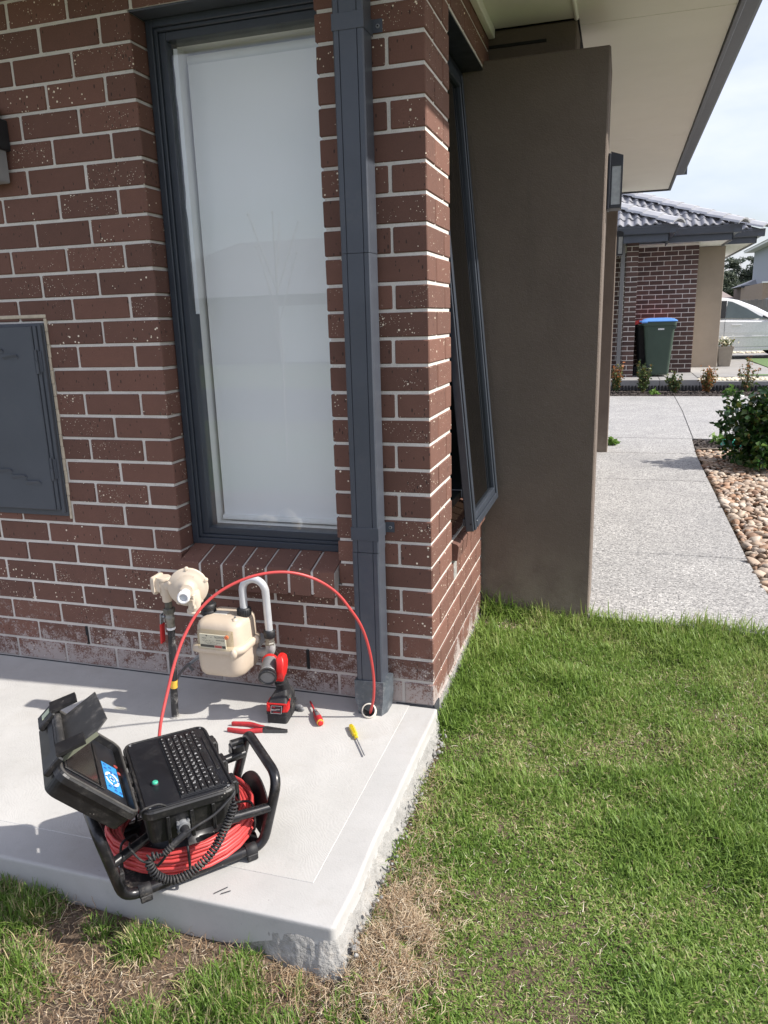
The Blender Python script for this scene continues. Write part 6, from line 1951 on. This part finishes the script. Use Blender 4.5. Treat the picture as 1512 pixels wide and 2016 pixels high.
# ================================================================ YOUNG SHRUBS
def shrub(x, y, z, h, w, mats, label, nst, nl):
    t = thing('young_shrub', label, 'shrub', (x, y, z), (0, 0, 0), 'young shrubs in the bark strip')
    st = MB(); P = {0: [], 1: []}
    for s in range(nst):
        a = random.uniform(0, 6.28); sp_ = random.uniform(.15, 1) * w; hh = h * random.uniform(.55, 1.0)
        p0 = Vector((0, 0, 0)); p2 = Vector((cos(a) * sp_, sin(a) * sp_, hh)); p1 = Vector((cos(a) * sp_ * .7, sin(a) * sp_ * .7, hh * .5))
        q = [p0 * (1 - k / 6) ** 2 + p1 * 2 * (k / 6) * (1 - k / 6) + p2 * (k / 6) ** 2 for k in range(7)]
        st.tube(q, [.005 * (1 - .12 * k) for k in range(7)], 5)
        for j in range(nl):
            f = random.uniform(.18, 1.02); i_ = min(5, int(f * 6)); c = q[i_].lerp(q[i_ + 1], f * 6 - i_)
            c = c + Vector((random.gauss(0, .018), random.gauss(0, .018), random.gauss(0, .018)))
            P[1 if f > random.uniform(.35, .95) else 0].append((c, .030))
    st.build('stems', M_WOOD, t)
    leafy('foliage', mats[0], P[0], 0, t); leafy('foliage', mats[1], P[1], 0, t)
shrub(.555, 11.35, 0, .52, .13, (M_LEAFG, M_LEAFO), 'orange tipped young shrub next to the porch pillar edge', 16, 42)
shrub(.985, 11.35, 0, .55, .15, (M_LEAFG, M_LEAFG), 'olive green young shrub in front of the green bin', 16, 42)
shrub(1.470, 11.35, 0, .36, .13, (M_LEAFG, M_LEAFG), 'smallest dark green young shrub right of the bin', 13, 40)
shrub(1.990, 11.40, 0, .44, .18, (M_LEAFO, M_LEAFO), 'rusty brown spreading young shrub before the rendered pier', 18, 34)
shrub(2.60, 11.40, .02, .58, .18, (M_LEAFG, M_LEAFO), 'sparse tall bronze young shrub behind the big green bush', 12, 26)
for (x, y, z, s, lab) in ((.545, 5.88, .0, .035, 'small bright green weed at the foot of the far porch pillar'), (1.62, 6.15, -.01, .06, 'pale weed in the bark by the driveway edge'), (1.15, 11.15, 0, .05, 'low pale weed between two young shrubs'), (2.32, 11.2, 0, .05, 'low weed beside the rusty brown young shrub')):
    w = thing('weed', lab, 'weed', (x, y, z))
    leafy('leaves', leaf_mat('weed_leaf', [(0, (.10, .22, .03)), (1, (.22, .34, .08))], .5, .4), [((random.gauss(0, s * .8), random.gauss(0, s * .6), abs(random.gauss(0, s * .8)) + .01), .05) for _ in range(46)], 0, w)

# ================================================================ BIG BUSH AMONG THE STONES
bush = thing('leafy_bush', 'glossy dark green bush standing in the river stones', 'bush', (1.98, 4.95, 0))
st = MB(); P = []
rb = random.Random(9)
for s in range(70):
    a = rb.uniform(0, 6.28); e = rb.uniform(.12, 1.15); R_ = rb.uniform(.30, .56)
    tip = Vector((cos(a) * cos(e) * R_, sin(a) * cos(e) * R_ * .9, .10 + sin(e) * R_ * 1.32))
    mid = Vector((tip.x * .45, tip.y * .45, tip.z * .62))
    q = [Vector((0, 0, 0)) * (1 - k / 7) ** 2 + mid * 2 * (k / 7) * (1 - k / 7) + tip * (k / 7) ** 2 for k in range(8)]
    st.tube(q, [.007 * (1 - .11 * k) for k in range(8)], 5)
    for j in range(70):
        f = 1 - rb.random() ** 1.6 * .75; i_ = min(6, int(f * 7)); c = q[i_].lerp(q[i_ + 1], min(1, f * 7 - i_))
        P.append((c + Vector((rb.gauss(0, .035), rb.gauss(0, .035), rb.gauss(0, .030))), .046))
for s in range(14):       # low skirts
    a = rb.uniform(2.2, 5.6); R_ = rb.uniform(.3, .48); c0 = Vector((cos(a) * R_, sin(a) * R_, .05))
    for j in range(34): P.append((c0 + Vector((rb.gauss(0, .06), rb.gauss(0, .06), abs(rb.gauss(0, .05)))), .042))
for c0, nn in (((-.50, -.1, .36), 46), ((-.43, .0, .47), 50), ((-.40, .05, .58), 40)):
    for j in range(nn): P.append((Vector(c0) + Vector((rb.gauss(0, .05), rb.gauss(0, .05), rb.gauss(0, .03))), .044))
st.build('stems', M_WOOD, bush)
leafy('foliage', M_LEAF, P, 0, bush, .8, 1.35)
# green garden hose / tray edge
hose = MB()
for r_, z_ in ((.19, .018), (.165, .02), (.18, .048), (.15, .05)):
    hose.tube([(1.83 + r_ * 1.15 * cos(t), 5.93 + r_ * .55 * sin(t), z_ + .004 * sin(3 * t)) for t in [2 * pi * k / 40 for k in range(40)]], .0145, 8, closed=True)
o = hose.build('garden_hose', plain('hose_green', (.02, .36, .25), .4, var=.1)); tag(o, 'coil of bright green hose behind the bush', 'hose')

# ================================================================ SILVER CAR
M_CAR = plain('silver_car_paint', (.70, .71, .72), .28, .05, var=.01)
M_TYRE = plain('tyre', (.015, .015, .016), .8); M_RIM = plain('alloy', (.45, .45, .46), .35, .8)
car = thing('parked_car', 'silver saloon car parked beyond the planter', 'car', (2.95, 18.55, NZ))
def cs(poly, y0, y1, mb): mb.prism([(a, y0, b) for a, b in poly], (0, y1 - y0, 0))
# x forward, the near flank at y=-.86
prof_low = [(-2.05, .24), (-2.1, .45), (-2.08, .80), (-1.75, .93), (-.9, .95), (.95, .90), (1.65, .78), (2.05, .62), (2.12, .42), (2.05, .22)]
def section(x, z0, zs, zb, w):  # cross-section ring of lower body
    return [Vector((x, -w + .05, z0)), Vector((x, -w, z0 + .10)), Vector((x, -w, (z0 + zb) * .55)), Vector((x, -w + .02, zb - .06)), Vector((x, -w + .09, zb)), Vector((x, w - .09, zb)), Vector((x, w - .02, zb - .06)), Vector((x, w, (z0 + zb) * .55)), Vector((x, w, z0 + .10)), Vector((x, w - .05, z0))]
m = MB()
m.loft([section(x, z0, 0, zb, w) for x, z0, zb, w in ((-2.12, .40, .70, .70), (-2.05, .30, .86, .80), (-1.7, .22, .93, .86), (-1.0, .20, .945, .88), (0, .20, .93, .885), (.9, .20, .905, .88), (1.3, .22, .86, .87), (1.75, .24, .77, .84), (2.08, .30, .62, .74), (2.14, .40, .55, .62))], True, False, False)
body_ = m.build('body', M_CAR, car)
def gh(x0, x1, zt, tf, tr):
    pass
m = MB()
belt = [(-1.55, .925), (-.9, .935), (0, .92), (1.10, .885)]
rings = []
for (z, xr, xf, w) in ((.90, -1.72, 1.22, .80), (.98, -1.58, 1.06, .785), (1.20, -1.28, .66, .72), (1.36, -1.00, .28, .655), (1.42, -.80, .02, .60), (1.44, -.55, -.20, .50)):
    rings.append([Vector((a, b, z)) for a, b in rrect(xr, xf, -w, w, [.20, .20, .2, .2], 4)])
m.loft(rings, True, False, True); m.build('roof', M_CAR, car)
def side_pane(pts, name='window'):
    # panes on the near flank, following the tumblehome
    m = MB(); q = []
    for (x, z) in pts:
        y = -(.822 + (z - .90) * (-.145 / .46) * .92) - .012
        q.append(Vector((x, y, z)))
    m.prism(q, (0, .008, 0)); return m.build(name, NTG, car)
NTG = plain('car_glass', (.10, .125, .13), .05, var=.1, vs=3)
for pts in ([(-.02, .955), (.86, .925), (.70, 1.00), (.44, 1.165), (.12, 1.325), (.02, 1.345)], [(-.98, .965), (-.15, .957), (-.13, 1.35), (-.50, 1.345), (-.76, 1.27)]):
    w = side_pane(pts)
m = MB(); m.prism([(-.135, -.822, .95), (-.028, -.822, .95), (.005, -.700, 1.352), (-.12, -.700, 1.352)], (0, .01, 0)); m.build('pillar_trim', M_PLASTIC, car)
m = MB(); m.box(.93, 1.04, -1.0, -.80, .92, 1.03, None, .03); m.build('mirror', M_CAR, car); m = MB(); m.prism([(.78, -.812, .93), (.95, -.812, .915), (.80, -.80, 1.0)], (0, .02, 0)); m.build('quarter_trim', M_PLASTIC, car)
m = MB(); m.box(-.032, -.026, -.8875, -.884, .28, .93); m.box(1.02, 1.026, -.8865, -.88, .30, .90); m.build('door_gap', M_BLACK, car)
m = MB(); m.box(.12, .34, -.905, -.884, .775, .800, None, .006); m.build('handle', M_CAR, car)
m = MB(); m.box(-1.2, 1.05, -.898, -.884, .50, .535, None, .006); m.box(-1.2, 1.05, -.892, -.87, .20, .27, None, .01); m.build('side_moulding', M_CAR, car)
for x in (-1.33, 1.36):
    m = MB(); m.lathe([(.35, -.01), (.35, .01)], (x, -.882, .34), (0, 1, 0), 24); m.build('wheel_arch', M_BLACK, car)
    for y in (-.80, .80):
        m = MB(); m.lathe([(.20, -.10), (.29, -.10), (.315, -.07), (.315, .07), (.29, .10), (.20, .10)], (x, y, .315), (0, 1, 0), 24); wh = m.build('wheel', M_TYRE, car)
        m = MB(); m.lathe([(.0, -.06), (.06, -.07), (.2, -.085), (.2, .085), (.0, .06)], (x, y, .315), (0, 1, 0), 20); m.build('rim', M_RIM, wh)
m = MB(); m.box(1.9, 2.1, -.72, -.45, .52, .64, None, .03); m.build('headlight', M_GREY, car); m = MB(); m.box(1.9, 2.1, .45, .72, .52, .64, None, .03); m.build('headlight', M_GREY, car)

# ================================================================ FAR BACKGROUND
fence = thing('timber_fence', 'weathered grey paling fence behind the silver car', 'fence', (5.0, 31.2, .1))
M_PAL = plain('weathered_paling', (.20, .185, .17), .9, var=.25, vs=2, world=True)
m = MB(); m.box(-1.6, 1.05, .03, .07, .3, .4); m.box(-1.6, 1.05, .03, .07, 1.2, 1.3); m.build('rail', M_PAL, fence)
pm = MB(); pm.box(-.070, .070, 0, .018, 0, 1.60, None, .003); pme = pm.mesh('paling', M_PAL)
for i in range(18): link('paling', pme, fence, (-1.5 + i * .148, random.uniform(-.004, .004), random.uniform(-.02, .02)))
def farhouse(name, label, loc, parts):
    t = thing(name, label, 'house', loc)
    for nm_, mt, boxes in parts:
        m = MB()
        for b_ in boxes:
            if len(b_) == 6: m.box(*b_)
            else: m.add(*b_, False)
        m.build(nm_, mt, t)
    return t
M_GREYW = plain('pale_grey_cladding', (.36, .38, .42), .8, var=.04); M_WIN = plain('far_window', (.05, .06, .08), .15)
M_TANB = NT('tan_brick'); _b = M_TANB.t.nodes.new('ShaderNodeTexBrick'); _b.inputs['Scale'].default_value = 4.2; _b.inputs['Color1'].default_value = (.36, .25, .14, 1); _b.inputs['Color2'].default_value = (.30, .20, .11, 1); _b.inputs['Mortar'].default_value = (.42, .36, .28, 1); _b.inputs['Mortar Size'].default_value = .012
_mp = M_TANB.t.nodes.new('ShaderNodeMapping'); _mp.inputs['Rotation'].default_value = (pi / 2, 0, 0); M_TANB.l(M_TANB.tc.outputs['Object'], _mp.inputs[0]); M_TANB.l(_mp.outputs[0], _b.inputs['Vector']); M_TANB.l(_b.outputs['Color'], M_TANB.b.inputs['Base Color']); M_TANB.rough(.9); M_TANB = M_TANB.m
def hip(x0, x1, y0, y1, z, h):
    r = min(x1 - x0, y1 - y0) / 2
    if x1 - x0 > y1 - y0: a = (x0 + r, (y0 + y1) / 2, z + h); b = (x1 - r, (y0 + y1) / 2, z + h); return ([(x0, y0, z), (x1, y0, z), (x1, y1, z), (x0, y1, z), a, b], [(0, 1, 5, 4), (1, 2, 5), (2, 3, 4, 5), (3, 0, 4), (0, 3, 2, 1)])
    a = ((x0 + x1) / 2, y0 + r, z + h); b = ((x0 + x1) / 2, y1 - r, z + h); return ([(x0, y0, z), (x1, y0, z), (x1, y1, z), (x0, y1, z), a, b], [(0, 1, 4), (1, 2, 5, 4), (2, 3, 5), (3, 0, 4, 5), (0, 3, 2, 1)])
farhouse('two_storey_house', 'pale grey upper storey house at the right picture edge', (8.6, 46, 0), [
    ('upper_wall', M_GREYW, [(0, 8, 0, 8, 2.7, 4.9)]), ('lower_wall', M_TANB, [(-.25, 8, -1.2, 8, -.2, 2.7)]), ('rendered_wall', plain('warm_render', (.33, .245, .185), .9), [(-.75, -.26, -1.25, 7, -.2, 2.72)]),
    ('eaves', M_WHITE, [(-.55, 8.5, -.6, 8.6, 4.9, 5.02)]), ('roof', M_TILE, [hip(-.6, 8.6, -.65, 8.7, 5.02, 1.9)]), ('parapet_flashing', M_WHITE, [(-.8, 8.1, -1.3, -1.15, 2.7, 2.78)]),
    ('window', M_WIN, [(.62, 1.25, -.02, .02, 3.25, 4.55)]), ('window_frame', M_WHITE, [(.95, 1.27, -.03, -.021, 4.2, 4.57), (.58, .62, -.03, .02, 3.2, 4.6), (.58, 1.3, -.03, .02, 3.2, 3.25)]), ('meter_cabinet', M_GREYW, [(-.55, -.35, -1.33, -1.255, 1.0, 1.9)])])
farhouse('tile_roof_house', 'low dark brick house with tiled roof behind the fence', (7.75, 52, 0), [
    ('wall', plain('far_brick', (.13, .095, .08), .9, var=.2, vs=4), [(.3, 5, 0, 6, 0, 2.72)]), ('roof', M_TILE, [hip(-.1, 7, -.4, 4.6, 2.75, 1.05)]), ('window', M_WIN, [(1.0, 2.2, -.02, .02, 1.6, 2.4)]), ('fascia', M_STEEL, [(-.1, 7, -.42, -.40, 2.65, 2.79)])])
farhouse('pale_cottage', 'small pinkish house far behind the fence left of the tiled roof', (6.3, 58, 0), [
    ('wall', plain('pinkish_render', (.42, .34, .31), .9), [(-.6, 1.7, 0, 5, 0, 2.0)]), ('roof', plain('pink_roof', (.33, .27, .25), .8), [hip(-.9, 2.0, -.3, 5.3, 2.0, 1.0)]), ('door', M_WHITE, [(1.2, 1.6, -.03, .02, 0, 1.7)]), ('window', M_WIN, [(.1, .9, -.02, .02, .8, 1.6)])])
M_EUC = leaf_mat('eucalypt_leaf', [(0, (.045, .060, .040)), (.5, (.075, .10, .065)), (.85, (.13, .155, .11)), (1, (.20, .21, .16))], .55, .25)
M_BARK = plain('pale_bark', (.24, .20, .17), .9, var=.3, vs=3)
def eucalypt(x, y, h, spread, seed, label):
    rt = random.Random(seed); t = thing('gum_tree', label, 'tree', (x, y, -.2), (0, 0, 0), 'gum trees on the skyline')
    st = MB(); P = []
    def branch(p, d, l, r, lev):
        q = [p]; dd = d.copy()
        for k in range(4):
            dd = (dd + Vector((rt.gauss(0, .16), rt.gauss(0, .16), rt.gauss(.06, .08)))).normalized(); q.append(q[-1] + dd * l / 4)
        st.tube(q, [r * (1 - .14 * k) for k in range(5)], 6)
        if lev == 0:
            for k in range(rt.randint(2, 3)):
                c = q[-1] + Vector((rt.gauss(0, .5), rt.gauss(0, .5), rt.gauss(.1, .3))) * spread * .28; R_ = spread * rt.uniform(.11, .22)
                for j in range(95):
                    v = Vector((rt.gauss(0, 1), rt.gauss(0, 1), rt.gauss(0, 1))); v = v.normalized() * rt.random() ** .5 * R_
                    P.append((c + Vector((v.x, v.y, v.z * .55)), .11))
            return
        for k in range(rt.randint(3, 4)):
            nd = (dd + Vector((rt.gauss(0, .75), rt.gauss(0, .75), rt.gauss(.25, .3)))).normalized(); branch(q[rt.randint(2, 4)], nd, l * rt.uniform(.55, .75), r * .55, lev - 1)
    branch(Vector((0, 0, 0)), Vector((rt.gauss(0, .08), rt.gauss(0, .08), 1)), h * .40, h * .022, 3)
    st.build('trunk', M_BARK, t); leafy('crown', M_EUC, P, 0, t, .0, 2.2)
eucalypt(9.2, 68, 6.2, 3.0, 3, 'grey green gum tree showing left of the far houses')
eucalypt(10.6, 72, 7.2, 3.0, 5, 'taller gum tree behind the tiled roof house')
eucalypt(12.6, 70, 7.6, 3.2, 8, 'gum tree at the right edge of the skyline')
eucalypt(7.6, 74, 5.0, 2.6, 12, 'low gum tree just right of the neighbouring eave')

# ================================================================ ACROSS THE STREET (seen only as a reflection in the window)
oh = thing('street_house', 'house across the street mirrored faintly in the window', 'house', (-6.5, -26, -.2))
m = MB(); m.box(-14, -.5, -6, 0, 0, 2.6); m.build('wall', M_RENDER_L, oh)
m = MB(); m.add(*hip(-14.5, 0, -9, .6, 2.6, 2.5), False); m.build('roof', M_TILE, oh)
m = MB(); m.box(-6, -1.5, .0, .04, 0, 2.2); m.build('garage_door', M_WHITE, oh)
m = MB(); m.box(-12, -9.5, .0, .04, .6, 2.1); m.build('window', M_WIN, oh)
m = MB(); m.add([(-60, -9, -.255), (60, -9, -.255), (60, -15, -.255), (-60, -15, -.255)], [(0, 1, 2, 3)], False); tag(m.build('road', M_ASPH), 'asphalt street behind the photographer', kind='structure')
sap = thing('sapling', 'bare young street tree mirrored in the window', 'tree', (-3.0, -5.2, -.2))
m = MB()
rs_ = random.Random(2)
m.tube([(0, 0, 0), (.02, 0, 1.2), (0, .02, 1.9)], [.010, .009, .008], 8)
for k in range(7):
    a = rs_.uniform(0, 6.28); p = Vector((0, 0, rs_.uniform(1.2, 1.9))); q = [p]
    for j in range(5): p = p + Vector((cos(a) * .06, sin(a) * .06, .16)) * rs_.uniform(.7, 1.1); q.append(p)
    m.tube(q, [.009, .008, .007, .006, .005, .004], 6)
    for j in range(2, 6): m.sphere(q[j], .016, 6, 4)
m.build('trunk', plain('pale_sapling_bark', (.34, .31, .28), .9), sap)
